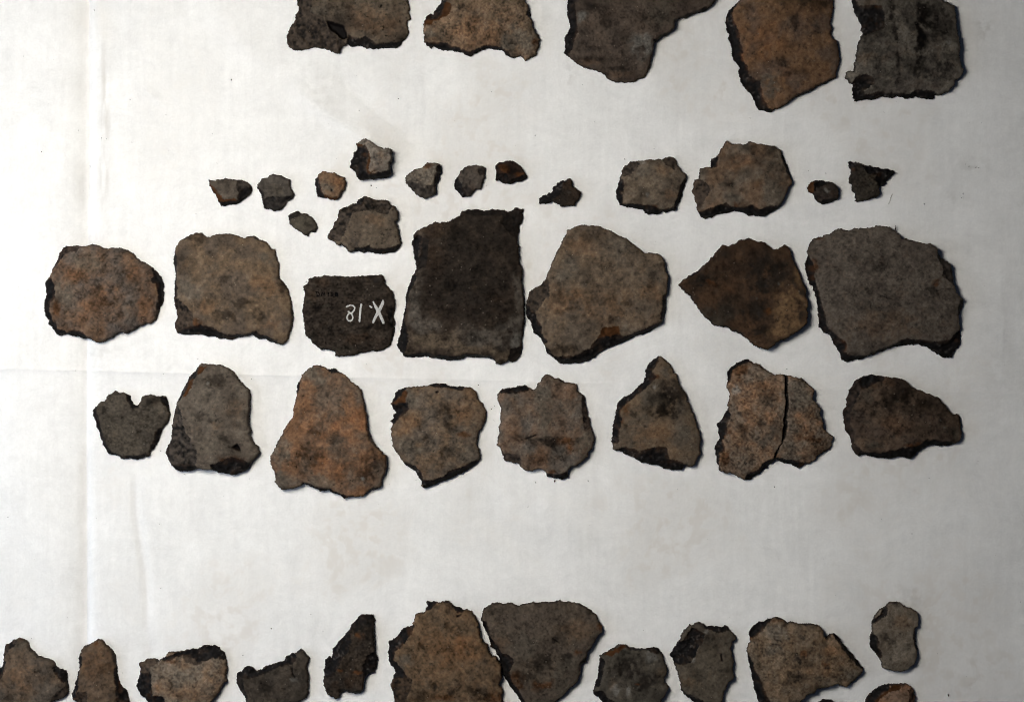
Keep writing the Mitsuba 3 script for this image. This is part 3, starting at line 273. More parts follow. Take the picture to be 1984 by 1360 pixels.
 [-267.6,-77.9,-266.5,-73.0,-264.0,-69.5,-263.3,-63.1,-262.6,-56.1,-260.9,-47.6,-259.1,-39.9,-257.0,-35.7,-254.5,-30.0,-251.7,-24.4,-249.6,-20.2,-246.1,-16.7,-243.3,-13.1,-239.8,-9.8,-234.8,-10.5,-229.9,-10.7,-225.0,-10.3,-222.2,-12.1,-218.6,-13.8,-215.8,-15.6,-213.0,-19.1,-210.2,-23.7,-206.7,-26.9,-203.5,-29.3,-202.8,-33.6,-202.8,-39.2,-202.4,-43.4,-203.5,-48.4,-203.8,-53.3,-202.8,-57.5,-202.1,-61.0,-203.1,-64.5,-201.0,-68.8,-199.6,-71.9,-196.4,-74.4,-195.5,-77.9,-197.5,-81.4,-201.0,-85.3,-202.8,-87.8,-203.8,-90.6,-208.1,-93.4,-212.3,-94.8,-217.2,-95.5,-222.9,-93.8,-227.1,-93.8,-231.3,-92.0,-236.9,-91.7,-242.6,-90.7,-245.4,-91.3,-250.3,-93.1,-255.2,-92.9,-260.9,-91.3,-263.7,-87.8,-266.2,-82.9],
 [('R',[-268.6,-80.0,-264.4,-67.4,-262.3,-53.3,-258.8,-40.6,-255.9,-46.2,-255.2,-54.7,-251.0,-64.5,-246.1,-71.6,-243.3,-78.6,-244.0,-85.7,-244.7,-91.3,-254.5,-94.1,-267.9,-88.5]),('O',[-254.5,-33.6,-251.0,-25.1,-245.4,-20.9,-246.1,-25.1,-251.0,-35.0]),('O',[-241.9,-13.1,-234.8,-11.4,-239.8,-16.7,-243.3,-18.1]),('F',[-259.5,-39.2,-251.0,-19.5,-243.3,-13.1,-244.7,-19.5,-249.6,-22.3,-254.9,-33.6]),('F',[-231.3,-87.8,-222.9,-86.4,-215.8,-82.2,-208.8,-84.3,-203.1,-87.1,-204.5,-95.5,-231.3,-94.8]),('P',[-216.5,-74.4,-211.6,-70.9,-209.5,-74.4,-208.8,-77.9,-212.3,-76.5]),('F',[-263.7,-88.5,-244.0,-88.5,-244.0,-92.0,-255.2,-94.8])],
 [('B',-213.7,-44.8,8.4,7.0),('D',-228.5,-22.3,8.4,4.9),('D',-238.3,-49.8,4.2,3.5),('D',-232.0,-54.7,2.8,2.1),('B',-227.1,-57.5,3.5,2.8),('L',-233.8,-24.9,1.3,1.1),('G',-236.9,-73.0,8.4,5.6),('O',-217.2,-85.0,8.4,3.5),('D',-221.4,-67.4,5.6,3.5)]),
('N3',6.8,[(0.1777, 0.0957, 0.0534), (0.1198, 0.087, 0.0636)],0.0,1.0,
 [-186.8,-85.7,-186.0,-79.7,-183.0,-75.5,-179.6,-67.8,-175.3,-60.2,-171.1,-54.2,-168.9,-50.0,-169.4,-45.7,-167.7,-39.7,-166.0,-33.8,-166.4,-26.1,-163.8,-23.1,-162.5,-18.0,-158.3,-14.2,-153.2,-11.5,-148.9,-11.0,-144.7,-12.5,-141.3,-14.6,-137.9,-13.4,-135.3,-15.5,-131.1,-17.2,-126.8,-20.2,-124.2,-24.4,-120.0,-26.1,-116.6,-29.5,-115.3,-35.5,-114.0,-42.3,-112.8,-49.1,-111.7,-54.2,-111.9,-60.2,-109.8,-66.1,-106.4,-72.1,-102.1,-77.2,-97.9,-81.0,-96.6,-85.7,-97.4,-92.5,-100.0,-98.5,-102.1,-105.3,-108.9,-106.5,-112.3,-108.7,-114.9,-111.7,-120.0,-112.5,-126.0,-112.5,-129.8,-114.0,-133.6,-110.8,-137.9,-109.5,-142.1,-107.8,-146.4,-108.0,-152.3,-106.1,-156.6,-104.4,-160.8,-102.3,-166.0,-104.8,-171.1,-106.5,-177.9,-107.0,-181.3,-104.4,-183.4,-101.9,-183.0,-95.9,-185.1,-90.8],
 [('F',[-160.8,-102.3,-155.7,-103.6,-153.2,-105.7,-141.3,-107.2,-128.5,-112.5,-132.8,-113.8,-154.0,-107.8]),('P',[-163.4,-33.4,-156.6,-32.9,-149.8,-37.6,-147.4,-40.8,-143.8,-39.6,-137.9,-40.3,-133.6,-41.2,-128.5,-45.5,-129.4,-45.9,-134.0,-41.9,-137.9,-40.9,-143.8,-40.2,-147.9,-41.4,-150.2,-38.2,-156.6,-33.5,-163.4,-33.9]),('F',[-141.3,-15.1,-137.9,-12.9,-134.5,-15.5,-137.9,-15.9]),('F',[-166.8,-25.3,-164.7,-24.4,-164.7,-29.5,-166.8,-32.1])],
 [('G',-153.2,-18.5,10.2,7.7),('D',-104.7,-84.8,7.7,9.4),('G',-177.0,-100.2,10.2,7.7),('G',-145.5,-101.0,9.4,6.8),('D',-152.3,-61.9,5.1,5.1),('D',-154.9,-80.6,12.8,10.2),('B',-132.8,-56.8,21.3,12.8),('B',-137.0,-89.1,17.0,12.8),('D',-113.2,-95.9,6.8,6.0),('D',-142.1,-33.8,1.7,2.6),('L',-114.5,-98.5,1.5,1.5),('G',-175.3,-76.3,8.5,8.5)]),
('N4',6.8,[(0.1461, 0.0982, 0.0628), (0.103, 0.0825, 0.0646)],0.0,1.0,
 [-93.5,-40.6,-91.4,-36.4,-90.0,-32.2,-87.2,-29.7,-82.3,-28.3,-76.6,-27.6,-70.3,-27.6,-65.4,-26.5,-61.1,-25.5,-57.6,-24.8,-52.7,-25.1,-50.6,-26.5,-45.6,-26.9,-40.7,-27.6,-35.8,-27.6,-30.9,-28.6,-28.0,-31.1,-26.3,-36.4,-23.1,-40.6,-21.0,-45.5,-19.5,-50.5,-21.0,-54.0,-22.8,-58.2,-25.9,-63.1,-26.6,-67.4,-27.3,-72.3,-25.2,-75.8,-24.2,-80.0,-25.2,-84.3,-27.0,-86.4,-30.2,-89.2,-34.4,-92.0,-37.9,-94.1,-42.8,-95.5,-46.3,-98.0,-52.0,-100.1,-56.9,-101.1,-60.4,-103.3,-64.7,-105.4,-68.5,-105.7,-70.1,-103.3,-69.6,-99.7,-72.4,-97.6,-74.5,-93.4,-78.7,-90.2,-82.3,-87.1,-85.8,-82.8,-89.3,-78.6,-92.1,-73.7,-93.2,-68.8,-93.2,-63.8,-94.1,-60.3,-92.1,-56.8,-93.9,-54.3,-91.8,-52.6,-89.6,-47.6,-92.1,-44.8],
 [('F',[-92.8,-42.0,-81.5,-40.6,-80.8,-44.1,-85.4,-49.8,-91.4,-54.7,-94.2,-55.4,-90.0,-47.6]),('O',[-92.8,-39.9,-86.5,-35.7,-83.0,-30.7,-80.8,-31.5,-82.3,-39.9,-80.1,-44.1,-84.4,-48.3]),('F',[-92.1,-38.5,-88.6,-29.3,-83.0,-28.6,-86.1,-33.6]),('F',[-62.5,-26.5,-58.3,-24.4,-51.3,-25.1,-37.2,-27.2,-38.6,-29.0,-51.3,-27.1]),('F',[-70.3,-99.7,-61.1,-100.1,-52.0,-98.0,-48.5,-93.1,-40.7,-90.9,-28.0,-85.3,-27.3,-87.8,-44.2,-99.0,-65.4,-106.8]),('F',[-83.0,-86.7,-73.8,-90.6,-70.6,-94.1,-69.6,-99.7,-73.8,-96.9]),('P',[-59.6,-31.1,-56.9,-30.4,-56.1,-32.0,-58.3,-33.0])],
 [('O',-73.1,-92.0,2.8,3.5),('D',-52.7,-46.9,8.4,7.0),('G',-77.3,-35.7,6.3,5.6),('O',-37.2,-65.2,5.6,2.1),('G',-35.8,-79.3,8.4,8.4),('D',-66.1,-66.7,4.2,3.5),('D',-68.9,-77.2,5.6,3.5),('B',-79.4,-56.8,10.6,7.0),('B',-30.2,-32.9,4.2,4.2),('B',-38.6,-46.9,8.4,8.4),('D',-49.2,-77.9,5.6,4.2),('G',-80.8,-75.8,10.6,7.0),('D',-46.3,-58.2,5.6,4.2)]),
('N5',6.8,[(0.133, 0.0889, 0.062), (0.1058, 0.0889, 0.0737)],0.0,1.7,
 [-11.4,-34.6,-9.3,-30.9,-6.6,-29.2,-1.2,-28.5,3.5,-27.8,6.9,-26.8,9.6,-26.0,12.3,-27.8,16.3,-30.5,19.0,-28.5,21.7,-24.8,23.1,-20.4,26.4,-18.4,30.5,-18.7,32.5,-21.1,37.2,-22.1,42.0,-24.1,47.4,-24.8,50.1,-26.1,51.1,-30.9,54.1,-33.6,56.3,-35.3,56.1,-39.6,57.8,-45.0,58.8,-49.8,60.5,-54.5,61.2,-59.9,62.9,-64.6,63.9,-69.3,62.9,-74.1,60.2,-77.4,58.1,-82.2,54.8,-84.9,51.4,-86.9,50.1,-88.9,46.0,-89.2,43.3,-91.6,43.0,-97.0,38.6,-99.8,35.9,-98.4,31.8,-97.7,27.8,-96.7,26.4,-93.6,23.1,-90.6,19.7,-90.6,16.3,-92.6,10.2,-91.9,6.9,-89.6,5.8,-86.9,1.5,-86.5,-1.9,-85.2,-6.0,-84.2,-7.3,-80.1,-8.3,-74.7,-11.5,-72.7,-11.0,-68.0,-9.7,-63.3,-10.0,-59.2,-9.0,-55.2,-9.0,-49.8,-8.7,-43.7,-10.7,-39.6],
 [('F',[-8.7,-31.2,9.6,-26.0,12.3,-29.9,5.5,-30.9,-1.9,-32.2]),('R',[-11.4,-72.7,-6.6,-79.5,0.8,-80.1,6.2,-80.8,6.9,-87.6,-6.6,-86.2]),('F',[27.1,-95.0,35.9,-96.3,42.6,-94.6,42.6,-99.7,27.1,-99.0]),('R',[54.1,-35.6,56.1,-39.0,60.8,-59.2,56.8,-61.2,55.4,-52.5,54.1,-43.7]),('P',[9.6,-67.6,19.0,-63.3,20.0,-64.3,12.9,-67.6,10.2,-68.5]),('P',[35.9,-22.1,42.0,-24.1,41.3,-24.8,36.6,-23.1])],
 [('O',56.8,-53.8,2.7,7.4),('G',23.7,-39.0,5.4,14.8),('G',25.1,-57.9,3.4,8.1),('K',27.1,-70.0,6.1,4.0),('D',17.0,-70.7,8.1,5.4),('K',33.2,-71.4,4.0,4.0),('K',39.3,-83.5,3.4,2.7),('O',40.6,-70.0,6.1,2.7),('O',46.7,-76.1,4.0,5.4),('B',44.0,-40.3,10.1,8.8),('B',6.9,-44.4,12.1,6.7),('B',0.1,-62.6,8.1,6.7),('B',21.0,-82.2,9.4,5.4),('G',56.8,-71.4,6.1,8.8),('D',50.7,-69.3,4.0,2.7),('D',4.2,-65.3,3.4,4.0),('D',38.6,-55.2,4.0,2.7),('O',30.5,-93.6,2.7,1.3),('O',0.1,-83.5,5.4,1.7)]),
('N6',6.8,[(0.1358, 0.0948, 0.0622), (0.1075, 0.0854, 0.0641)],0.05,1.1,
 [77.2,-69.0,78.1,-62.7,78.8,-56.3,80.2,-49.3,80.9,-43.7,83.0,-38.7,85.8,-36.3,91.4,-34.2,95.0,-31.0,97.1,-28.2,102.0,-24.6,103.4,-19.7,103.8,-14.1,105.5,-10.6,109.8,-6.3,113.3,-4.2,116.1,-4.9,118.9,-7.4,122.8,-10.6,124.9,-15.5,128.1,-19.7,129.8,-26.1,133.0,-30.3,135.8,-36.6,137.6,-43.0,140.4,-48.6,142.1,-54.2,143.6,-59.1,145.3,-62.7,146.0,-69.0,145.0,-74.6,146.4,-80.3,143.6,-82.0,142.1,-85.9,139.7,-89.8,134.4,-88.4,130.9,-91.9,126.7,-92.2,123.1,-91.5,117.5,-90.5,112.6,-88.4,106.2,-87.0,99.2,-85.6,95.0,-82.7,89.3,-79.9,83.7,-77.1,78.8,-76.4,77.5,-72.5],
 [('F',[76.7,-69.0,80.9,-70.4,83.7,-54.9,82.3,-45.1,88.6,-39.1,95.7,-32.7,104.1,-26.4,109.8,-19.7,106.2,-16.2,111.9,-7.7,113.3,-3.5,102.0,-7.0,99.2,-23.2,76.7,-42.2]),('F',[78.1,-77.1,88.6,-75.3,99.2,-78.9,103.4,-76.0,113.3,-74.6,118.9,-75.3,120.3,-83.8,130.2,-86.6,134.4,-88.9,127.4,-93.7,92.2,-84.5])],
 [('K',124.5,-33.8,10.6,12.0),('D',113.3,-39.4,12.7,9.9),('D',120.3,-46.5,14.1,5.6),('O',87.2,-45.8,3.5,6.3),('O',84.4,-53.5,2.1,2.8),('B',110.5,-63.4,17.6,8.4),('G',132.3,-63.4,9.2,6.3),('D',102.7,-58.4,1.4,1.3),('D',93.6,-47.2,2.8,2.8),('D',87.9,-57.7,3.5,3.5),('G',119.6,-15.5,4.9,5.6),('O',110.5,-21.1,2.8,2.8),('D',93.6,-70.8,1.8,1.4),('G',101.3,-33.8,4.2,6.3),('L',110.5,-26.8,1.4,1.4)]),
('N7',6.8,[(0.1868, 0.1167, 0.0735), (0.1444, 0.1139, 0.0875)],0.0,1.0,
 [156.9,-75.1,159.2,-70.2,160.8,-67.5,159.6,-61.8,159.2,-56.8,162.3,-53.4,164.9,-48.8,167.6,-45.0,168.2,-38.1,168.8,-32.8,166.5,-29.0,167.2,-24.4,166.9,-16.8,169.5,-12.6,173.7,-9.9,178.3,-7.6,181.7,-6.5,185.2,-8.4,190.5,-10.3,193.2,-13.3,196.6,-16.0,201.2,-17.9,207.3,-18.3,211.9,-18.3,217.2,-19.8,224.1,-21.0,227.1,-24.0,230.9,-27.8,234.0,-30.5,232.8,-34.3,232.5,-37.4,235.5,-40.4,238.2,-44.2,238.6,-49.6,240.9,-54.9,241.2,-60.3,244.7,-63.3,247.6,-66.4,247.7,-70.9,246.2,-75.5,242.4,-77.8,237.8,-79.3,234.0,-83.9,230.9,-87.0,227.1,-87.7,223.3,-90.4,219.5,-89.3,215.7,-87.3,210.3,-85.4,204.2,-84.3,199.7,-87.0,195.1,-90.8,191.3,-94.6,186.7,-96.9,182.1,-99.6,176.8,-97.6,171.4,-94.6,165.3,-93.8,160.8,-91.9,158.8,-87.7,158.1,-81.6],
 [('S',[210.2,-16.8,213.0,-16.8,213.4,-34.3,214.0,-42.7,211.9,-48.8,212.5,-58.0,211.1,-67.1,207.3,-73.2,205.4,-79.3,202.7,-85.4,201.9,-83.9,203.5,-77.0,207.3,-70.9,208.6,-61.0,209.2,-49.6,211.1,-38.1,210.2,-32.0]),('F',[165.7,-25.2,166.5,-15.3,172.2,-9.2,182.1,-5.7,184.4,-7.6,179.4,-8.8,170.3,-13.3,168.0,-22.9]),('F',[158.1,-56.4,164.2,-50.3,167.2,-45.8,168.0,-48.8,164.9,-56.4,164.6,-64.1,160.8,-68.7]),('F',[156.6,-75.1,161.1,-68.7,163.4,-76.3,159.6,-77.8,158.8,-87.7,161.1,-93.1,157.7,-87.7]),('F',[181.4,-99.9,181.4,-96.1,189.0,-93.1,195.1,-87.0,202.7,-83.1,211.9,-84.7,221.0,-85.4,227.1,-88.1,223.3,-91.5,204.2,-86.2,192.8,-95.4])],
 [('O',175.2,-16.0,7.6,8.4),('O',164.6,-81.6,4.6,7.6),('O',163.8,-61.0,3.8,6.1),('L',173.7,-30.5,3.1,4.6),('D',177.5,-61.0,4.6,4.6),('D',192.0,-56.4,3.1,3.1),('B',189.0,-42.0,16.8,19.1),('B',183.6,-76.3,15.3,7.6),('K',185.2,-79.7,1.2,1.1),('K',179.4,-86.2,1.1,1.2),('K',183.6,-84.5,0.9,0.8),('O',227.1,-67.1,11.4,3.1),('G',223.3,-38.1,9.2,4.6),('B',227.1,-53.4,10.7,7.6),('D',198.1,-36.6,6.1,4.6),('G',219.5,-28.2,6.1,4.6)]),
('N8',6.8,[(0.0841, 0.0584, 0.0413), (0.0563, 0.0396, 0.0304)],0.1,1.0,
 [256.5,-46.0,258.7,-43.2,259.0,-38.2,260.6,-33.7,261.2,-29.3,264.0,-25.9,265.6,-23.1,269.6,-20.9,274.0,-19.5,277.4,-18.5,281.3,-18.9,285.7,-19.5,289.1,-19.5,293.0,-21.2,296.9,-20.8,299.7,-21.4,303.0,-22.0,305.8,-24.2,308.6,-27.6,311.9,-29.3,316.4,-30.9,320.3,-32.9,324.2,-34.0,328.6,-35.7,331.4,-37.6,333.7,-40.4,335.9,-43.7,338.7,-46.8,341.5,-49.0,344.8,-48.8,347.0,-51.6,347.7,-55.5,347.3,-59.4,348.2,-62.7,347.3,-67.7,344.8,-70.5,340.9,-72.2,336.4,-72.7,331.4,-73.3,327.0,-72.7,321.4,-73.0,317.5,-75.0,314.1,-77.8,311.4,-80.5,308.6,-83.0,304.1,-81.9,300.8,-81.7,296.9,-81.1,294.1,-83.0,289.6,-82.8,285.2,-82.2,280.7,-81.9,276.2,-80.8,271.8,-79.7,267.9,-81.1,264.5,-78.3,262.9,-73.9,262.6,-68.8,260.6,-64.4,258.4,-61.0,257.0,-55.5],
 [('R',[256.5,-45.4,261.7,-28.7,269.0,-22.0,268.4,-30.9,266.2,-37.1,261.2,-46.5,260.6,-55.5,264.0,-63.8,263.4,-70.5,269.6,-77.8,267.3,-81.7,255.1,-56.6]),('F',[271.8,-19.8,286.3,-18.9,286.3,-22.0,279.6,-24.2,271.8,-28.7,267.3,-25.9]),('F',[269.0,-78.6,284.0,-79.4,295.2,-77.8,303.6,-75.5,314.7,-73.3,320.3,-69.4,328.6,-69.9,339.8,-71.1,342.6,-72.5,323.1,-74.4,309.1,-84.4,267.3,-83.9])],
 [('B',288.5,-23.1,6.7,3.9),('B',279.6,-27.6,4.5,2.2),('D',309.1,-43.2,13.9,8.9),('D',303.6,-31.5,8.4,6.7),('D',334.2,-52.1,8.4,5.6),('G',272.9,-34.3,6.7,4.5),('G',339.8,-64.9,6.7,4.5),('G',278.5,-73.3,6.7,3.3),('O',309.1,-72.2,6.1,1.7),('L',301.2,-31.3,1.0,1.0),('L',330.4,-53.2,0.9,0.8),('L',333.1,-59.4,0.8,0.8),('D',289.6,-37.1,8.4,5.6),('B',295.2,-56.6,11.1,8.4)]),
('P1',6.8,[(0.1062, 0.0756, 0.0524), (0.0837, 0.0679, 0.054)],0.0,1.0,
 [-403.7,-252.1,-401.1,-246.9,-395.8,-244.8,-393.8,-240.6,-393.8,-235.4,-393.5,-230.1,-392.7,-227.8,-388.5,-226.2,-387.2,-224.1,-384.3,-223.1,-382.0,-222.7,-379.6,-223.8,-376.5,-224.4,-374.9,-227.0,-373.9,-230.1,-371.8,-232.5,-370.2,-233.8,-368.1,-236.1,-365.5,-236.4,-362.4,-237.7,-359.2,-238.5,-356.1,-241.1,-354.0,-243.2,-353.8,-245.6,-351.7,-246.3,-348.8,-246.9,-347.0,-247.9,-345.1,-251.0,-345.6,-255.2,-344.9,-258.4,-344.3,-263.6,-346.2,-267.3,-348.8,-269.3,-352.4,-270.1,-356.6,-270.7,-359.2,-275.6,-369.7,-286.1,-390.6,-287.6,-403.7,-278.2],
 [('F',[-354.0,-244.8,-351.4,-246.3,-345.6,-246.9,-344.6,-252.1,-346.7,-255.2,-350.6,-252.6,-353.0,-247.9]),('R',[-356.6,-270.4,-353.5,-266.7,-348.3,-261.5,-344.9,-258.9,-344.1,-265.2,-348.8,-270.4]),('F',[-406.3,-244.8,-393.2,-240.6,-394.3,-248.9,-395.8,-252.1,-406.3,-257.3]),('R',[-393.2,-228.0,-387.5,-224.4,-383.3,-222.8,-386.4,-228.6,-390.1,-231.2,-393.2,-235.4])],
 [('G',-382.8,-227.0,6.3,3.1),('B',-374.9,-252.1,15.7,13.1),('D',-388.0,-267.8,6.3,3.1),('D',-366.6,-246.9,2.1,1.6)]),
('P2',6.8,[(0.1091, 0.0737, 0.0476), (0.0904, 0.0625, 0.0431)],0.0,1.0,
 [-341.2,-265.2,-339.1,-261.0,-338.6,-255.7,-337.0,-251.6,-336.8,-248.9,-335.2,-246.9,-336.0,-242.7,-336.3,-238.5,-334.7,-235.9,-333.6,-232.2,-332.0,-229.1,-328.4,-227.8,-325.8,-226.2,-323.7,-224.4,-321.1,-223.2,-318.5,-223.6,-316.1,-225.4,-314.5,-228.0,-312.2,-230.1,-309.0,-232.7,-308.8,-235.4,-307.5,-238.0,-307.5,-242.7,-306.9,-246.9,-305.9,-252.1,-304.3,-256.8,-302.2,-261.0,-299.6,-262.5,-298.8,-265.7,-297.5,-268.3,-297.5,-271.3,-296.5,-278.2,-306.9,-288.7,-327.9,-289.7,-336.8,-280.8,-337.3,-271.3,-340.2,-269.3],
 [('F',[-336.8,-239.0,-334.1,-236.9,-333.6,-240.1,-335.7,-246.9,-336.5,-252.1,-336.8,-259.9,-338.1,-267.8,-341.5,-267.8,-339.9,-252.1]),('R',[-337.8,-264.6,-333.1,-264.1,-328.4,-263.6,-327.9,-267.8,-330.0,-273.0,-337.8,-272.0]),('F',[-306.7,-244.8,-305.1,-257.3,-301.2,-262.5,-299.1,-262.5,-297.5,-270.9,-304.9,-270.9,-305.4,-262.5])],
 [('L',-335.4,-248.9,0.7,1.6),('L',-303.8,-267.3,2.1,2.6),('O',-300.2,-263.6,1.6,1.6),('O',-322.6,-225.9,2.1,1.6),('B',-320.0,-241.6,10.5,13.1)]),
('P3',8.2,[(0.1464, 0.1184, 0.0915), (0.1586, 0.1032, 0.0648)],0.0,1.0,
 [-291.3,-260.4,-289.8,-255.2,-288.3,-249.2,-287.9,-242.5,-284.2,-239.9,-280.5,-238.4,-276.7,-238.7,-274.1,-239.9,-270.4,-237.3,-267.8,-235.1,-263.3,-233.6,-258.9,-232.5,-254.4,-232.1,-248.5,-230.8,-243.3,-230.6,-239.5,-228.3,-234.3,-228.4,-229.9,-228.4,-226.1,-231.0,-223.2,-233.6,-221.7,-238.1,-221.1,-242.5,-221.7,-249.2,-221.3,-255.2,-224.6,-258.9,-226.9,-263.4,-230.6,-268.6,-233.6,-271.3,-240.3,-282.7,-266.3,-286.4,-280.5,-276.0,-283.4,-270.1,-287.9,-266.4],
 [('F',[-291.6,-260.4,-288.6,-249.2,-280.5,-249.2,-280.1,-251.5,-278.6,-264.1,-278.6,-267.8,-270.0,-267.1,-268.9,-271.6,-273.8,-279.0,-291.6,-267.1]),('R',[-288.6,-249.2,-288.6,-241.1,-277.5,-238.1,-274.5,-241.1,-280.5,-244.8,-280.5,-250.7]),('F',[-270.8,-238.1,-244.0,-229.9,-229.1,-227.7,-220.9,-237.3,-231.3,-235.5,-242.5,-239.6,-245.5,-236.6,-254.4,-233.6,-264.8,-238.1]),('R',[-253.7,-235.1,-244.0,-236.6,-239.5,-240.3,-244.0,-241.8,-252.2,-238.8])],
 [('G',-251.4,-250.7,13.4,7.4),('B',-244.0,-258.9,9.7,7.4),('B',-255.2,-242.5,8.9,3.7),('O',-273.8,-267.8,4.5,2.2),('O',-263.3,-239.6,4.5,1.9),('B',-273.8,-259.7,3.0,4.5),('D',-270.8,-251.5,1.9,1.5),('L',-233.6,-232.1,3.0,2.2)]),
('P4',6.1,[(0.0573, 0.0457, 0.0357), (0.0412, 0.0343, 0.0282)],0.1,1.4,
 [-213.5,-257.4,-212.9,-249.2,-209.4,-248.5,-207.5,-245.1,-204.6,-244.0,-200.8,-245.5,-197.9,-247.8,-194.1,-247.0,-191.2,-244.0,-187.4,-243.7,-183.7,-242.2,-180.7,-241.1,-177.0,-240.3,-174.8,-236.6,-170.3,-234.4,-166.6,-233.6,-164.0,-231.2,-161.0,-232.9,-159.2,-235.5,-157.1,-237.7,-158.4,-241.1,-159.2,-244.8,-158.0,-249.2,-157.7,-256.7,-158.0,-264.1,-158.8,-268.6,-163.6,-270.8,-177.0,-277.5,-195.6,-279.0,-205.7,-271.3,-207.5,-267.1,-210.5,-262.6],
 [('F',[-213.5,-249.2,-203.8,-243.3,-191.9,-246.3,-169.6,-233.6,-167.7,-235.8,-170.3,-241.1,-180.7,-243.7,-191.9,-247.8,-202.3,-252.6,-208.3,-251.5]),('R',[-213.9,-249.2,-208.6,-252.2,-207.9,-261.1,-204.6,-267.1,-205.3,-273.1,-214.2,-259.7]),('P',[-171.1,-244.0,-169.6,-244.0,-169.2,-249.2,-167.0,-252.2,-168.1,-253.0,-170.3,-250.0])],
 [('G',-162.9,-264.1,6.0,4.5),('L',-168.1,-253.7,3.0,1.5),('G',-165.1,-244.0,3.0,4.5),('D',-191.9,-260.4,3.7,4.5)]),
('P5',7.5,[(0.0428, 0.0317, 0.0235), (0.0268, 0.0214, 0.0176)],0.2,1.9,
 [-145.7,-247.4,-144.4,-244.0,-144.1,-239.0,-141.8,-237.3,-139.6,-238.4,-139.3,-231.2,-136.3,-227.9,-133.5,-224.0,-130.1,-220.1,-127.4,-218.1,-125.1,-216.2,-124.6,-212.8,-121.2,-208.9,-119.0,-205.8,-116.8,-204.2,-114.0,-204.3,-111.2,-204.2,-107.8,-204.3,-106.2,-207.2,-106.7,-211.7,-107.0,-216.7,-106.5,-221.7,-106.5,-226.7,-106.2,-232.3,-104.5,-236.8,-104.8,-241.2,-105.6,-245.7,-105.9,-248.5,-110.1,-249.3,-112.9,-250.4,-114.0,-254.6,-114.0,-257.9,-115.1,-261.9,-116.8,-264.4,-120.1,-265.2,-123.5,-264.9,-127.9,-263.8,-132.4,-264.1,-133.5,-267.4,-136.3,-269.4,-139.6,-268.0,-143.5,-265.2,-144.6,-261.9,-145.7,-256.3,-145.2,-251.3],
 [('F',[-145.7,-240.1,-139.6,-231.2,-127.9,-218.4,-125.7,-219.5,-126.2,-226.7,-129.0,-233.4,-134.0,-240.1,-138.5,-250.1,-145.7,-251.3]),('F',[-110.6,-235.7,-105.6,-232.3,-103.9,-237.9,-105.1,-247.9,-113.4,-250.1,-114.0,-243.5]),('R',[-124.6,-212.8,-119.0,-205.6,-106.2,-203.9,-106.2,-212.2,-116.2,-212.8,-121.2,-216.7]),('F',[-133.5,-262.4,-129.0,-261.9,-123.5,-264.1,-116.8,-263.5,-119.0,-266.3,-132.9,-265.2])],
 [('O',-117.9,-218.9,3.3,2.8),('O',-133.5,-246.2,2.2,1.1),('O',-120.1,-247.4,4.5,1.4),('B',-124.6,-254.0,8.4,6.7),('B',-136.8,-257.9,3.3,2.8),('L',-122.6,-219.3,0.5,0.5),('L',-133.5,-238.4,0.6,1.2),('G',-119.0,-262.4,3.3,2.2),('D',-130.1,-230.1,5.6,4.5)]),
('P6',8.2,[(0.132, 0.0845, 0.0505), (0.1041, 0.0713, 0.0455)],0.0,1.0,
 [-95.9,-235.0,-95.0,-230.1,-95.0,-225.1,-91.3,-223.0,-88.2,-220.2,-85.2,-216.5,-81.5,-213.7,-76.8,-212.5,-75.6,-208.5,-74.7,-204.5,-71.0,-203.0,-67.0,-201.4,-65.7,-197.4,-65.1,-194.6,-61.1,-194.3,-56.8,-194.6,-53.1,-193.7,-49.4,-194.2,-47.0,-196.2,-43.3,-197.7,-40.2,-198.6,-38.0,-200.6,-34.6,-200.2,-31.5,-201.4,-28.5,-204.2,-26.3,-208.5,-25.7,-213.4,-24.5,-217.1,-23.8,-220.8,-22.3,-224.5,-19.2,-227.0,-18.3,-231.3,-14.9,-235.6,-11.2,-238.7,-8.7,-241.2,-7.8,-246.1,-7.6,-252.2,-9.7,-257.2,-8.1,-261.5,-7.5,-266.4,-6.3,-273.8,-11.2,-286.1,-45.1,-292.3,-85.2,-286.1,-90.7,-271.3,-91.0,-266.4,-91.9,-262.1,-93.8,-258.4,-91.9,-252.9,-90.1,-246.7,-93.8,-242.4,-95.0,-238.1],
 [('F',[-96.9,-236.8,-94.4,-223.9,-79.6,-212.8,-76.8,-212.2,-77.8,-217.1,-83.3,-224.5,-91.9,-231.9,-91.9,-238.7,-84.5,-246.7,-82.1,-251.0,-92.5,-251.6]),('R',[-92.5,-249.2,-83.3,-247.9,-77.1,-253.5,-79.0,-261.5,-82.1,-266.4,-83.3,-273.8,-94.4,-273.8]),('F',[-65.7,-194.3,-59.3,-194.3,-64.2,-199.3,-66.1,-199.9]),('F',[-45.7,-196.5,-38.9,-198.6,-38.0,-200.8,-41.4,-201.1]),('P',[-43.3,-203.9,-38.3,-203.0,-40.8,-205.4,-42.9,-205.4])],
 [('D',-61.1,-258.4,3.7,2.5),('B',-32.8,-225.8,15.4,12.3),('B',-51.3,-230.7,18.5,15.4),('D',-48.2,-212.2,4.9,3.1),('D',-11.8,-252.9,4.9,3.7),('O',-14.3,-267.7,7.4,4.9),('O',-54.3,-267.0,9.9,2.5),('K',-45.1,-263.3,3.7,2.5),('K',-58.7,-260.9,2.5,2.5),('D',-71.0,-265.8,4.3,3.7),('D',-23.5,-264.6,6.2,4.3),('D',-34.0,-260.9,3.7,2.5),('G',-82.1,-239.9,7.4,4.9),('D',-69.7,-227.6,3.1,2.5)]),
('P7',7.5,[(0.0909, 0.0702, 0.0525), (0.0723, 0.0562, 0.0439)],0.05,1.0,
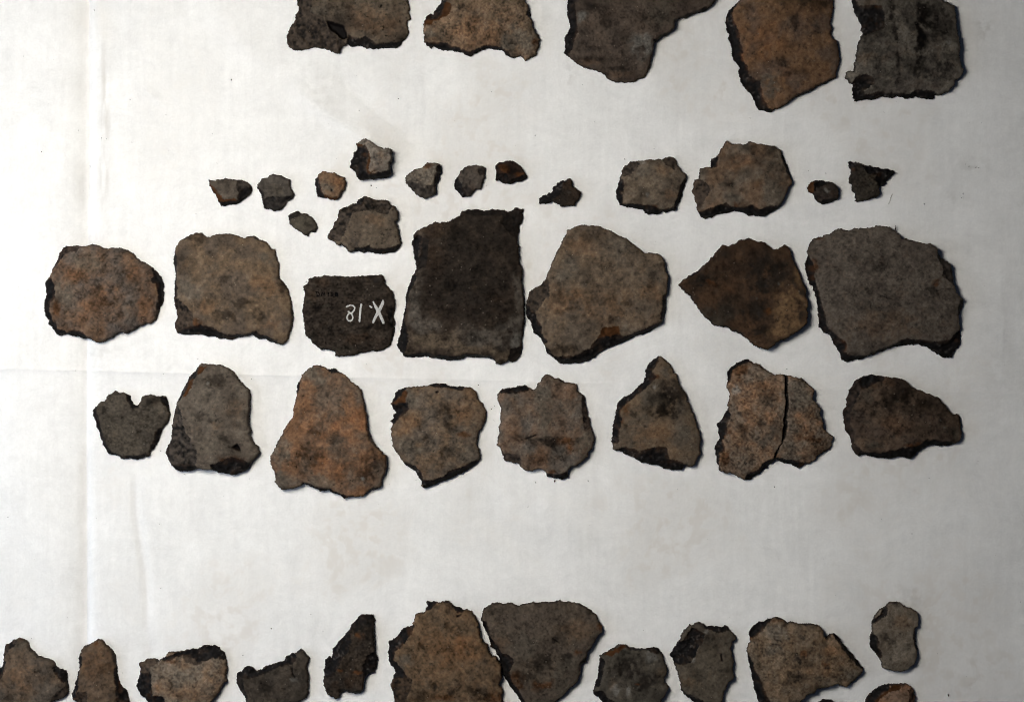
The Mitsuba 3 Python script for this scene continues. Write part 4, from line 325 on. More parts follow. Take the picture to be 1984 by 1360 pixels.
 [-23.8,-207.9,-22.9,-203.6,-21.6,-198.9,-16.4,-196.8,-14.9,-194.9,-10.3,-194.4,-6.6,-195.7,-2.9,-194.8,0.5,-194.9,3.9,-197.7,7.0,-196.5,10.7,-195.1,16.9,-194.9,23.6,-194.3,32.3,-194.3,36.9,-192.5,39.6,-194.3,46.4,-194.8,52.6,-195.7,57.5,-197.7,61.2,-200.8,65.5,-204.5,67.4,-209.1,69.8,-214.0,69.5,-217.1,67.1,-219.6,64.3,-223.9,62.4,-227.6,58.1,-233.1,57.5,-236.8,57.2,-240.5,53.8,-243.3,52.6,-246.7,50.7,-255.3,45.2,-260.9,39.0,-267.0,34.7,-270.7,29.8,-276.9,17.5,-279.9,7.0,-271.3,4.5,-267.0,0.8,-262.1,-2.9,-256.5,-7.2,-249.8,-9.0,-241.1,-10.3,-236.2,-12.7,-231.3,-16.4,-228.2,-17.6,-222.0,-20.1,-217.1,-22.3,-211.6],
 [('F',[-24.4,-208.8,-20.1,-210.0,-17.6,-220.8,-13.3,-226.4,-7.8,-233.4,-0.4,-236.5,-0.1,-239.9,-2.6,-246.7,-1.3,-255.3,7.6,-267.6,10.7,-273.8,2.1,-273.8,-10.3,-249.1,-23.8,-218.3]),('P',[27.9,-217.1,30.4,-220.2,34.1,-222.0,37.8,-225.1,35.3,-224.5,31.6,-222.0]),('F',[53.2,-241.8,57.5,-236.8,57.5,-241.1,53.8,-243.9])],
 [('K',40.9,-235.0,6.8,3.1),('K',32.9,-222.7,3.7,3.1),('B',-10.3,-224.5,9.2,7.4),('G',11.3,-224.5,9.2,9.2),('G',45.2,-241.1,9.2,6.8),('G',37.8,-258.4,12.3,11.1),('O',67.4,-214.0,2.5,3.7),('O',2.1,-254.1,5.5,7.4),('O',23.6,-257.2,7.4,4.3),('D',8.2,-249.1,7.4,4.9),('D',21.8,-238.7,7.4,4.9),('B',50.1,-214.0,12.3,7.4),('D',26.7,-243.0,4.9,3.7),('O',51.3,-231.3,3.7,1.8)]),
('P8',6.8,[(0.0811, 0.0694, 0.0549), (0.063, 0.0549, 0.044)],0.15,1.6,
 [63.3,-264.5,64.5,-257.8,66.3,-251.8,67.2,-245.7,68.1,-239.7,68.0,-235.5,71.1,-233.7,74.1,-232.5,77.2,-230.1,82.0,-227.6,86.2,-226.7,88.6,-227.3,91.6,-229.2,96.5,-230.1,101.3,-230.7,104.3,-229.8,109.7,-229.2,112.8,-230.1,115.2,-232.5,117.0,-235.5,117.6,-239.7,119.4,-243.3,120.6,-247.0,120.0,-250.0,118.2,-252.4,118.5,-256.0,120.6,-257.8,121.5,-260.8,120.0,-262.6,118.2,-265.7,115.8,-269.9,113.4,-278.9,95.3,-286.8,77.2,-282.0,70.5,-271.3,67.5,-268.1],
 [('O',[71.1,-233.7,86.2,-227.0,88.6,-228.3,82.0,-231.9,77.8,-235.5,73.5,-234.9]),('F',[63.3,-264.5,69.3,-262.6,73.5,-268.1,79.0,-271.9,77.2,-282.0,65.1,-269.9]),('F',[68.1,-237.3,70.5,-239.7,68.7,-251.8,65.7,-257.8,63.9,-257.8]),('F',[103.7,-230.1,111.0,-229.2,116.4,-233.7,110.3,-231.9])],
 [('K',88.0,-244.5,12.1,8.4),('K',101.3,-256.0,10.9,8.4),('G',82.0,-263.9,9.1,6.0),('L',79.6,-260.8,3.6,4.8),('L',106.1,-235.5,4.8,3.6),('B',115.2,-247.0,4.2,3.6),('K',112.2,-250.6,2.4,1.8),('D',85.6,-232.5,4.8,2.4),('O',97.1,-256.9,2.4,0.7),('L',89.8,-262.6,1.8,3.6),('B',77.2,-256.0,3.6,4.8)]),
('P9',6.8,[(0.1023, 0.0835, 0.0624), (0.0809, 0.0668, 0.0523)],0.05,1.3,
 [122.7,-234.9,125.4,-230.1,127.2,-227.0,130.0,-224.0,131.5,-218.6,134.5,-215.0,136.9,-212.0,141.7,-211.1,144.1,-209.2,147.2,-210.4,149.6,-212.3,153.8,-212.6,158.0,-213.5,161.6,-213.2,165.3,-212.6,167.7,-214.1,170.1,-217.4,172.5,-219.5,173.4,-221.6,172.5,-224.0,170.4,-225.2,169.8,-230.1,170.4,-235.5,171.0,-240.3,170.7,-245.1,171.6,-249.4,171.3,-253.0,168.3,-255.4,166.5,-257.8,165.9,-260.8,164.4,-263.9,163.4,-267.5,162.2,-271.3,158.6,-278.9,146.6,-278.9,141.1,-271.3,136.9,-268.1,133.9,-265.1,130.9,-262.0,130.3,-256.6,129.4,-251.2,127.8,-247.0,126.0,-242.1,124.8,-238.5],
 [('F',[122.4,-234.9,127.2,-227.0,133.3,-223.4,139.3,-214.4,147.8,-218.6,146.0,-224.0,142.3,-228.9,141.7,-233.7,137.5,-239.1,130.3,-240.9,124.2,-239.7]),('F',[147.8,-211.1,166.5,-212.6,168.9,-215.0,158.6,-215.9,149.6,-213.2]),('F',[130.3,-262.0,136.3,-266.3,143.5,-269.3,149.6,-271.9,143.5,-278.3,131.5,-265.1]),('P',[160.4,-233.1,162.2,-233.1,162.8,-238.5,161.6,-239.7])],
 [('O',142.3,-215.6,2.4,1.5),('L',131.8,-235.5,3.0,1.8),('L',149.6,-216.2,1.8,1.8),('D',164.1,-245.1,5.4,2.4),('B',135.1,-254.8,6.0,7.2),('L',155.0,-249.7,1.8,0.7),('G',133.9,-216.8,3.0,4.8),('L',139.9,-237.3,2.4,2.4),('O',161.9,-236.7,0.8,2.4),('D',155.6,-220.4,7.2,3.6)]),
('P10',7.5,[(0.1777, 0.1213, 0.0771), (0.1387, 0.1053, 0.0745)],0.0,1.0,
 [181.8,-232.2,182.6,-227.7,184.5,-224.8,183.7,-218.1,185.9,-212.9,190.4,-209.9,194.1,-209.9,198.6,-206.9,204.5,-205.8,209.8,-206.9,212.7,-209.5,217.9,-209.5,223.9,-210.6,229.8,-210.5,234.3,-211.4,238.8,-213.2,240.6,-215.8,241.0,-219.5,242.5,-222.2,245.5,-219.5,249.2,-218.2,251.4,-220.3,253.7,-224.0,257.4,-227.7,260.4,-232.2,264.1,-235.2,267.8,-240.4,272.3,-245.6,270.8,-249.3,267.1,-252.3,263.3,-256.8,258.1,-259.7,254.4,-258.6,250.7,-257.5,246.2,-259.0,241.0,-260.8,235.1,-260.8,232.8,-264.2,227.6,-265.3,226.1,-268.7,222.4,-271.3,212.0,-280.6,197.1,-278.3,190.4,-270.2,189.7,-264.9,187.1,-260.5,186.3,-253.0,184.5,-246.3,183.3,-238.9],
 [('F',[183.0,-219.5,191.2,-209.1,198.6,-207.6,195.6,-211.4,189.7,-217.3,185.9,-220.3]),('F',[181.1,-232.2,184.5,-238.9,186.7,-247.8,191.2,-253.8,193.4,-262.0,198.6,-271.3,189.7,-271.3,184.5,-247.1]),('F',[249.2,-218.4,257.4,-228.1,267.8,-240.0,272.3,-246.0,266.7,-241.5,255.9,-229.2]),('P',[201.6,-221.8,207.5,-223.1,207.5,-223.9,202.3,-222.8]),('P',[199.3,-225.1,207.5,-226.1,206.8,-226.8,200.1,-225.9])],
 [('K',220.2,-236.7,4.5,5.2),('K',218.7,-231.5,2.6,3.0),('K',238.0,-235.9,2.6,2.6),('K',241.8,-242.6,2.6,1.9),('O',225.4,-233.3,3.3,3.0),('O',204.5,-207.3,6.7,2.2),('O',185.9,-221.8,3.7,3.0),('O',241.0,-239.6,4.5,2.2),('G',204.5,-218.1,11.2,5.2),('B',241.8,-229.2,14.9,8.9),('D',216.5,-253.0,11.2,4.5),('G',262.6,-249.3,6.0,4.5),('D',212.0,-248.6,3.0,3.0),('G',203.1,-229.2,8.9,4.5),('B',234.3,-247.1,14.9,6.0)]),
('P11',6.1,[(0.1806, 0.1506, 0.1166), (0.1466, 0.1166, 0.0876)],0.05,1.0,
 [277.3,-221.8,278.6,-217.3,279.0,-209.9,281.2,-204.7,284.9,-200.2,289.4,-197.2,293.1,-194.2,296.8,-193.9,300.5,-194.4,302.8,-196.9,308.0,-198.7,313.2,-201.3,314.7,-204.7,314.3,-209.1,313.6,-213.6,311.7,-214.3,312.1,-219.5,312.5,-225.5,313.9,-229.2,313.9,-233.7,312.5,-238.9,310.2,-243.4,305.8,-246.3,300.5,-247.7,294.6,-247.5,290.9,-246.0,286.8,-244.5,285.7,-240.4,283.4,-235.9,280.5,-232.2,277.8,-229.2],
 [('F',[276.7,-219.5,280.8,-220.3,283.1,-224.8,281.6,-229.2,285.3,-235.2,283.4,-237.4,276.7,-230.7]),('F',[279.0,-209.9,289.4,-198.7,287.9,-202.8,281.6,-208.8]),('F',[312.1,-214.3,313.9,-213.6,313.2,-226.2,313.9,-232.2,312.1,-226.2,311.0,-220.3])],
 [('B',301.3,-208.4,8.9,6.0),('D',288.6,-221.0,4.5,4.5),('G',297.6,-232.2,8.9,7.4),('D',296.8,-196.5,1.9,1.9)]),
('P12',6.1,[(0.2863, 0.1499, 0.0871), (0.217, 0.1415, 0.0968)],0.0,1.0,
 [273.8,-270.2,276.0,-266.4,279.7,-262.7,284.2,-259.4,289.4,-257.9,294.6,-257.5,299.8,-257.9,304.6,-257.1,308.7,-259.0,311.0,-262.7,311.7,-267.9,312.1,-273.9,307.2,-284.3,282.7,-285.8,273.0,-276.8],
 [('F',[273.8,-270.2,282.7,-259.7,290.9,-257.5,290.9,-260.1,282.7,-266.4,276.7,-273.1,273.0,-276.8]),('O',[282.7,-266.4,290.1,-259.7,300.5,-257.5,299.8,-260.8,290.9,-263.1,281.9,-271.3,277.5,-273.9]),('R',[306.5,-262.0,311.0,-259.7,312.5,-272.1,308.0,-272.1])],
 []),
('P13',4.8,[(0.0621, 0.0508, 0.0426), (0.0446, 0.0371, 0.032)],0.2,1.0,
 [236.9,-272.1,240.3,-269.6,243.2,-269.0,246.6,-269.8,249.9,-271.3,252.2,-276.8,241.8,-281.3,235.1,-276.1],
 [('F',[236.9,-271.3,241.0,-268.7,247.0,-269.4,244.0,-271.3])],
 []),
]
LABELS = [
    'grey-brown sherd cut by the top edge, black hole near its lower left',
    'tan-brown sherd cut by the top edge with a rust-lined notch at its left',
    'dark brown sherd cut by the top edge, with a wing reaching to the right',
    'brown shield-shaped sherd with a black left edge, cut by the top edge',
    'dark grey sherd with black vertical streaks at the upper right corner',
    'small grey sherd with a flat top side, leftmost of the small fragments',
    'small grey star-shaped sherd, second from the left among the small fragments',
    'small light brown roundish sherd with one tiny dark hole',
    'chunky pale grey fragment with a black broken left side, highest of the small fragments',
    'tiny olive-grey leaf-shaped sherd just left of the sooty-topped fragment',
    'medium grey-brown sherd with a sooty top, above the dark rectangular sherd',
    'small smooth pale grey fragment with a keeled lower edge, tapering left',
    'small dark grey rounded sherd with a bite out of its lower right',
    'small rusty black lump of pottery above the dark rectangular sherd',
    'small black fragment with a narrow tail pointing left',
    'brownish grey five-sided sherd, left of the larger grey-brown one with a stepped left side',
    'large grey-brown sherd with a stepped left side, biggest of the upper small row',
    'tiny dark oval fragment with an orange left end',
    'small blackish triangular fragment with a pointed wing at its upper right',
    'round brown-and-grey sherd at the far left, lying across the vertical fold',
    'square-ish mottled brown sherd with a charred lower left corner',
    'dark brown sherd with white painted 8 1 dot X lettering',
    'large blackened rectangular sherd with a paler lower strip, in the centre',
    'large smooth brown sherd with a dark lobe at its left and charred bottom',
    'pointed dark brown sherd with crusty soot, its tip to the left',
    'largest dull grey sherd, faintly cracked, at the right end of its row',
    'small grey heart-shaped sherd with a notch in its top',
    'tall grey sherd with rust on its upper left and a charred base',
    'orange-brown bell-shaped sherd with a crack across its narrow top',
    'mottled brown sherd with a black notch high on its left side',
    'lumpy brown sherd with a grey stripe down its middle and a ragged outline',
    'triangular sherd with a narrow top, sooty upper right and black lower edge',
    'brown sherd refitted from two pieces, a dark seam running down it',
    'dark brown teardrop-shaped sherd tapering right, at the right end of its row',
    'speckled brown sherd in the bottom left corner of the picture',
    'narrow brown thumb-shaped sherd cut by the bottom edge, second from the left',
    'pale grey-brown sherd with black charred top and left rims, at bottom left',
    'dark grey wedge-shaped sherd with a jagged black sloping top, at the bottom edge',
    'glossy black slag-like lump tapering upward, at the bottom edge',
    'large warm brown sherd with black flaked left flank, at the bottom centre',
    'broad dull brown shield-shaped sherd with a straight top side, at bottom centre right',
    'dark greenish-grey blocky sherd with black patches, cut by the bottom edge',
    'dark brown angular sherd with a pitted black upper left, cut by the bottom edge',
    'brown sherd with two dark brown pits, tapering to the right, at lower right',
    'small upright grey oval sherd at the lower right',
    'orange-brown sherd with a black left rim, cut by the bottom edge at lower right',
    'tip of a black sherd just showing at the bottom edge',
]
PAINT = [('painted_digit', [([(-127.48, 33.87), (-126.37, 34.64), (-124.84, 35.21), (-123.31, 35.12), (-121.97, 34.54), (-121.11, 33.3), (-121.4, 31.77), (-122.35, 30.24), (-123.5, 29.19), (-124.84, 29.19), (-125.98, 28.52), (-126.75, 27.38), (-127.13, 25.66), (-126.75, 24.13), (-125.6, 23.08), (-124.27, 23.08), (-123.12, 23.94), (-122.64, 25.47), (-122.93, 27.19), (-123.88, 28.72), (-125.22, 29.67), (-126.18, 30.43)], 1.15)], 'white painted digit 8 left open at its upper left'), ('painted_digit_001', [([(-116.14, 35.69), (-116.62, 32.73), (-116.91, 30.43), (-117.2, 26.61), (-117.39, 22.98)], 1.58)], 'white painted digit 1'), ('painted_dot', [([(-109.65, 34.64), (-108.21, 33.49)], [0.93, 1.48])], 'white painted dot'), ('painted_letter', [([(-106.97, 37.89), (-105.16, 34.26), (-103.06, 30.43), (-101.15, 26.61), (-99.23, 21.84)], [0.93, 2.04, 2.59, 2.41, 2.04]), ([(-99.43, 38.65), (-99.62, 36.93), (-101.15, 33.49), (-103.06, 30.05), (-105.16, 26.23), (-106.97, 22.12)], [1.48, 2.41, 2.5, 2.59, 2.22, 1.67])], 'white painted letter X')]
INK = [('ink_letter', [([(-151.08, 45.54), (-150.09, 42.31)], 0.65), ([(-151.38, 45.54), (-149.32, 45.24), (-148.56, 43.78), (-149.32, 42.25), (-150.5, 42.13)], 0.65)], 'small black ink letter D'), ('ink_letter_001', [([(-147.15, 42.31), (-146.57, 45.24), (-145.63, 43.66), (-144.8, 45.24), (-144.22, 42.31)], 0.65)], 'small black ink letter m'), ('ink_letter_002', [([(-141.69, 45.07), (-141.69, 42.6)], 0.65)], 'small black ink stroke'), ('ink_letter_003', [([(-139.52, 45.24), (-138.47, 44.66), (-139.35, 43.78), (-138.35, 42.9), (-139.41, 42.49)], 0.65)], 'small black ink letter s'), ('ink_letter_004', [([(-136.41, 44.66), (-134.65, 44.83), (-134.36, 42.6), (-136.12, 42.6), (-136.24, 43.66), (-134.48, 43.78)], 0.85)], 'small black ink letter a')]
CRUMBS = [(-217.5, 209.9, 0.64), (33.1, -100.6, 0.72), (18.4, -101.8, 0.44), (59.1, -100.6, 0.44), (-120.5, 213.5, 0.4), (-118.5, 186.0, 0.32), (18.0, 166.8, 0.4), (-16.0, 201.1, 0.32), (-268.2, 182.8, 0.3), (-265.8, 154.8, 0.32), (-364.7, 154.4, 0.3), (338.4, -266.6, 0.8), (-187.1, -215.5, 0.4), (87.4, 148.4, 0.4), (351.2, 144.5, 0.32), (354.3, 142.9, 0.32), (359.5, 142.1, 0.44), (361.9, 141.7, 0.32), (349.6, 121.7, 0.4), (348.4, 118.5, 0.3), (319.6, 113.7, 0.44), (-109.3, 128.1, 0.44), (-105.3, 126.5, 0.3), (-44.3, 178.0, 0.3), (-16.0, -45.1, 0.36), (-14.0, -53.9, 0.36), (-13.6, -42.7, 0.3), (-272.9, -77.4, 0.4), (-224.3, -112.5, 0.3), (-201.9, -21.5, 0.28), (-201.9, -55.9, 0.3), (-74.6, -99.8, 0.4), (57.9, -39.9, 0.36), (354.7, 176.8, 0.32), (-15.2, -44.3, 0.28), (-159.6, 53.5, 0.4), (-228.6, 145.3, 0.3), (-318.4, 164.8, 0.32), (-314.4, 164.4, 0.28), (-328.4, 143.7, 0.32)]
ROOTLET = (296.4, 93.0)
THREAD = (293.3, 117.7)


TONE = .85
GROUP = 'pottery sherds laid out in rows on the white cloth'
SURF = {}
BROWN, RUST, BLACK = np.array([.060, .034, .019]), np.array([.115, .048, .018]), np.array([.0105, .0095, .0095])


def ring(poly, seed, rough):
    """The outline, resampled every half millimetre and made jagged."""
    line = LineString(list(poly.exterior.coords))
    n = max(40, int(line.length / .5))
    s = np.arange(n) / n * line.length
    p = np.array([line.interpolate(v).coords[0] for v in s])
    t = np.roll(p, -2, 0) - np.roll(p, 2, 0)
    t /= np.linalg.norm(t, axis=1, keepdims=True) + 1e-9
    nn = np.column_stack([t[:, 1], -t[:, 0]])
    a = .55 * nz(p, 3.0, seed + 1, 3) + .50 * nz(p, 1.35, seed + 2, 1) - .9 * sst(.45, .9, nz(p, 4.5, seed + 15, 2))
    q = Polygon(p + nn * (a * (.7 + .3 * rough))[:, None]).buffer(0)
    q = max(getattr(q, 'geoms', [q]), key=lambda g: g.area).buffer(.08).buffer(-.08)
    q = max(getattr(q, 'geoms', [q]), key=lambda g: g.area)
    line = LineString(list(q.exterior.coords))
    n = max(40, int(line.length / .5))
    p = np.array([line.interpolate(v / n * line.length).coords[0] for v in range(n)])
    if Polygon(p).exterior.is_ccw is False:
        p = p[::-1]
    return p


def inside(geom, p):
    shapely.prepare(geom)
    return shapely.contains_xy(geom, p[:, 0], p[:, 1])


def dist(geom, p):
    return shapely.distance(shapely.points(p), geom)


def sherd(idx, name, thick, cols, soot, rough, out, polys, spots):
    seed = 11 * idx + 5
    rng = np.random.default_rng(seed)
    poly = Polygon(np.array(out).reshape(-1, 2)).buffer(0)
    poly = max(getattr(poly, 'geoms', [poly]), key=lambda g: g.area).buffer(.22)
    rp = ring(poly, seed, rough)
    R = Polygon(rp)
    g = .72
    x0, y0, x1, y1 = R.bounds
    # only what the photograph can show of a sherd needs the fine grid; what lies outside the frame is coarser
    a, b = np.meshgrid(np.arange(x0, x1, g), np.arange(y0, y1, g * .87))
    a = a + (np.arange(a.shape[0]) % 2)[:, None] * g / 2
    q = np.column_stack([a.ravel(), b.ravel()]) + rng.uniform(-.16, .16, (a.size, 2))
    far = (np.abs(q[:, 1]) > 282) | (np.abs(q[:, 0]) > 410)
    q = q[~far | (rng.random(len(q)) < .12)]
    q = q[inside(R.buffer(-.42), q)]
    V = np.vstack([rp, q])
    nb = len(rp)
    tri = Delaunay(V).simplices
    tri = tri[inside(R, V[tri].mean(1))]
    e1, e2 = V[tri[:, 1]] - V[tri[:, 0]], V[tri[:, 2]] - V[tri[:, 0]]
    fl = e1[:, 0] * e2[:, 1] - e1[:, 1] * e2[:, 0]
    tri[fl < 0] = tri[fl < 0][:, ::-1]
    tri = tri[np.abs(fl) > 1e-4]
    N = len(V)
    edge = LineString(np.vstack([rp, rp[:1]]))
    do = dist(edge, V)
    do[:nb] = 0
    W = V + 1.05 * np.column_stack([nz(V, 4.0, seed + 3, 4), nz(V, 4.0, seed + 4, 4)]) + .38 * np.column_stack([nz(V, 1.6, seed + 16, 2), nz(V, 1.6, seed + 17, 2)])
    by = {}
    for k, pts in polys:
        by.setdefault(k, []).append(Polygon(np.array(pts).reshape(-1, 2)).buffer(0))
    M = {k: np.zeros(N) for k in 'FRPOS'}
    for k, gs in by.items():
        u = unary_union(gs).buffer({'F': 1.1, 'R': .5, 'P': .25, 'S': -.25}.get(k, 0))
        thin = u.area < 45 and k == 'P'
        WW = V + (W - V) * (.3 if thin else .7 if k in 'PS' else 1)
        u = u.buffer(.18) if thin else u
        m = inside(u, WW)
        if m.any():
            d = dist(u.boundary, WW[m])
            if k == 'F':
                M[k][m] = np.clip(d / (d + do[m] + .25), .02, 1)
            else:
                M[k][m] = np.maximum(d, .02)
    # the thin broken rim that runs all round
    rimw = np.clip(.55 + 1.9 * np.clip(nz(V, 7.0, seed + 6, 3), -.1, 2) + .7 * nz(V, 1.8, seed + 7, 2), .4, 3.4)
    rim = np.clip(1 - do / rimw, 0, 1)
    # heights, in mm above the cloth
    c = rp.mean(0)
    r = V - c
    rad = np.sqrt(R.area / np.pi)
    ang = rng.uniform(0, np.pi)
    ax = r @ np.array([np.cos(ang), np.sin(ang)])
    size = min(1.0, rad / 30)
    dome = -(.0017 * ax ** 2 + .0006 * (r ** 2).sum(1)) * (1 if name != 'L' else -1)
    top = thick + dome - dome.mean() + (.65 * nz(V, 13, seed + 8, 3) + .36 * nz(V, 4.2, seed + 9, 3)) * rough * (.4 + .6 * size) + .07 * nz(V, 1.2, seed + 10, 1) - .25 * sst(.60, .95, nz(V, 1.8, seed + 43, 2))
    top = top - .9 * np.exp(-do / 2.2) * (.5 + size)
    lump = nz(V, 3.4, seed + 12, 3)
    grit = nz(V, 1.5, seed + 13, 2)
    z = top.copy()
    F = M['F']
    z = np.where(F > 0, top - .55 - thick * .62 * F ** 1.15 + (.8 * lump + .8 * grit) * (.25 + F) * .9, z)
    z = np.minimum(z, top - rim ** 1.3 * thick * .42 + (rim > 0) * .25 * grit * rim)
    Rm = M['R']
    tr = Rm / (Rm + do + .8)
    z = np.where(Rm > 0, np.minimum(z, top - .55 - thick * .40 * tr + .95 * lump + .55 * grit), z)
    O = M['O']
    to = O / (O + do + 1.0)
    z = np.where(O > 0, np.minimum(z, top - .25 - thick * .28 * to + .35 * lump + .2 * grit), z)
    P = M['P']
    z = np.where(P > 0, z - thick * .5 * sst(0, 2.4, P) - .35 * lump * sst(0, 1, P), z)
    S_ = M['S']
    z = np.where(S_ > 0, top - 1.2 - thick * .35 * sst(0, 1.3, S_) + .7 * lump + .5 * grit, z)
    z = np.maximum(z, 1.3 + .5 * np.clip(lump, 0, 1))
    # ---- colours of the clay
    c0, c1 = np.array(cols[0]) * TONE, np.array(cols[1]) * TONE
    kg, kt, kp, kr = rng.uniform(.55, 1.6), rng.uniform(0, .2), rng.uniform(.3, 1.0), rng.uniform(.5, 1.2)
    m1 = sst(-.45, .5, nz(V, 11, seed + 20, 4))[:, None]
    col = c0 * (1 - m1) + c1 * m1
    gm = (sst(.05, .75, nz(V, 5.5, seed + 21, 3)) * .35)[:, None]
    grey = col.mean(1, keepdims=True) * np.array([1.20, 1.0, .80])
    col = col * (1 - gm) + grey * gm
    om = (sst(.15, .85, nz(V, 4.0, seed + 22, 3)) * .26)[:, None]
    col = col * (1 - om) + col * np.array([1.22, .99, .82]) * om
    w1 = np.column_stack([nz(V, 9, seed + 30, 4), nz(V, 9, seed + 31, 4)])
    w2 = np.column_stack([nz(V, 3.2, seed + 34, 3), nz(V, 3.2, seed + 36, 3)])
    n5, n2 = nz(V, 5.0, seed + 32, 4), nz(V, 2.2, seed + 33, 3)
    for k, sx, sy, rx, ry in spots:
        small = min(rx, ry)
        wv = V + w1 * min(small * .9, 6) + w2 * min(small * .6, 2.2)
        f = np.exp(-(((wv[:, 0] - sx) / (rx * 1.1)) ** 2 + ((wv[:, 1] - sy) / (ry * 1.1)) ** 2))
        f = f * (1 + .9 * n5 + .6 * n2)
        f = sst(.10, .95, f)[:, None]
        lum = (c0.mean() + c1.mean()) / 2
        if k == 'D':
            col = col * (1 - .56 * f)
        elif k == 'K':
            col = col * (1 - .86 * f) + .86 * f * np.array([.017, .0135, .011])
        elif k == 'G':
            col = col * (1 - .8 * f) + .8 * f * lum * np.array([1.24, 1.03, .80]) * (1 + .12 * nz(V, 2, seed + 35, 2)[:, None])
        elif k == 'B':
            col = col * (1 - .6 * f) + .6 * f * col * np.array([1.2, .99, .83])
        elif k == 'O':
            col = col * (1 - .8 * f) + .8 * f * RUST * .55
        elif k == 'T':
            col = col * (1 - .8 * f) + .8 * f * np.array([.14, .085, .045])
        elif k == 'T2':
            col = col * (1 - .85 * f) + .85 * f * np.array([.088, .066, .046])
        elif k == 'G2':
            col = col * (1 - .75 * f) + .75 * f * np.array([.075, .064, .053])
        elif k == 'L':
            col = col * (1 - .85 * f) + .85 * f * np.array([.27, .25, .22]) * min(1, 5 * lum + .2)
    # soot clouds, pores, temper grains and fine grain
    if soot:
        so = (sst(.35 - soot, 1.0 - soot, nz(V, 17, seed + 40, 4)) * min(.85, .35 + soot * 1.6))[:, None]
        col = col * (1 - so) + so * np.array([.02, .017, .014])
    tool = np.array([np.cos(ang + .4), np.sin(ang + .4)])
    if name == 'I3':        # this one keeps the marks of wiping along its length
        tool, kt = np.array([1.0, 0.04]), .42
    U = np.column_stack([V @ tool / 5.0, V @ np.array([-tool[1], tool[0]])])
    col = col * (1 + .22 * kr * nz(V, 7.0, seed + 44, 3) + .44 * nz(V, 3.0 * kg, seed + 41, 3) + .32 * kg * nz(V, 1.15, seed + 42, 1) + kt * nz(U, 1.3, seed + 45, 2) + rng.normal(0, .08, N))[:, None].clip(.3, 1.9)
    fleck = sst(.5, .95, nz(V, 1.7, seed + 47, 2))[:, None]
    col = col * (1 + .32 * fleck)
    haze = (sst(.0, .75, nz(V, 10, seed + 48, 5)) * .42 * kr)[:, None]
    col = col * (1 - haze)
    pale = (sst(.25, .9, nz(V, 6, seed + 49, 5)) * .30)[:, None]
    col = col * (1 + pale)
    smut = (sst(.45, 1.0, nz(V, 5.0, seed + 46, 4)) * .55)[:, None]
    col = col * (1 - smut) + smut * np.array([.028, .025, .024])
    pore = sst(.60, .95, nz(V, 1.8, seed + 43, 2))[:, None]
    col = col * (1 - kp * pore)
    grain = rng.random(N) < .0025
    col[grain] = col[grain] * .4 + .6 * np.array([.20, .17, .14]) * rng.uniform(.4, 1.2, (grain.sum(), 1))
    # colours of the broken edges: black core, brown to rust towards the surfaces
    hb = sst(.15, .8, nz(V, 4.5, seed + 50, 3))[:, None]
    hi = sst(.25, .95, .6 * lump + .5 * grit + .35 * nz(V, 1.3, seed + 56, 1))[:, None]
    br = BLACK * .75 * (1 + .9 * np.clip(nz(V, 1.6, seed + 51, 2), -.7, 1.5))[:, None] + hb * BROWN * .26 + hi * np.array([.052, .046, .042])
    hot = (sst(.55, .95, nz(V, 8, seed + 52, 2)) * (1 - F).clip(0, 1))[:, None]
    br = br * (1 - .55 * hot) + .55 * hot * RUST * .6
    rr = (c0 + c1) / 2 * np.array([.36, .35, .355]) * (.95 + 1.25 * nz(V, 2.4, seed + 53, 3) + .6 * grit)[:, None].clip(.12, 2.2) + .004
    oo = (RUST * .45 * (1 - hb) + BROWN * .75 * hb) * (1 + .4 * nz(V, 2.2, seed + 54, 2))[:, None].clip(.3, 2)
    tr_ = ((1 - sst(.0, .4, F)) * sst(-.5, .5, lump) * .7)[:, None]
    br = np.where((F > 0)[:, None], br * (1 - tr_) + tr_ * col * np.array([.52, .42, .36]), br)
    isF, isR, isO, isP, isS, isrim = F > 0, Rm > 0, O > 0, P > 0, S_ > 0, rim > .12
    rf = sst(.0, .45, rim)[:, None]
    col = col * (1 - rf) + rf * (br * 1.0 + .16 * col + .012 * hb * np.array([1.3, 1, .8]))
    col = np.where(isR[:, None], rr, col)
    col = np.where((isO & ~isR)[:, None], oo, col)
    col = np.where(isF[:, None], br, col)
    dp = sst(0, 1.1, P)[:, None]
    col = np.where(isP[:, None], col * (1 - dp) + dp * (np.array([.005, .004, .004]) + .12 * hb * BROWN), col)
    col = np.where(isS[:, None], br * 1.1 + .2 * hb * BROWN, col)
    col = np.clip(col, .004, .8)
    broken = isF | isR | isO | (rim > .3) | (P > .8)
    zc = float(np.percentile(cloth_height(V), 99))
    SURF[name] = (V, z + zc, R)
    up = np.column_stack([V, z + zc])
    cnt = broken[tri].sum(1)
    seam = isS[tri].sum(1) >= 2
    isb = (cnt >= 2) & ~seam
    key = 'pottery_sherd' if idx == 0 else f'pottery_sherd_{idx:03d}'
    # ---- walls down to the cloth and the underside
    n = nb
    t = np.roll(rp, -2, 0) - np.roll(rp, 2, 0)
    t /= np.linalg.norm(t, axis=1, keepdims=True) + 1e-9
    inn = np.column_stack([-t[:, 1], t[:, 0]])
    low = cloth_height(rp) - .35
    ze = up[:nb, 2]
    rows = [rp]
    zs = [ze]
    for f, w in ((.66, .22), (.33, .42), (0.0, .55)):
        off = (w * (.6 + .5 * nz(rp, 2.4, seed + 60 + int(f * 10), 2))).clip(0, .9)
        rows.append(rp + inn * off[:, None])
        zs.append(low + (ze - low) * f)
    wv = np.vstack([np.column_stack([a_, b_]) for a_, b_ in zip(rows, zs)])
    i = np.arange(n)
    j = (i + 1) % n
    wf = []
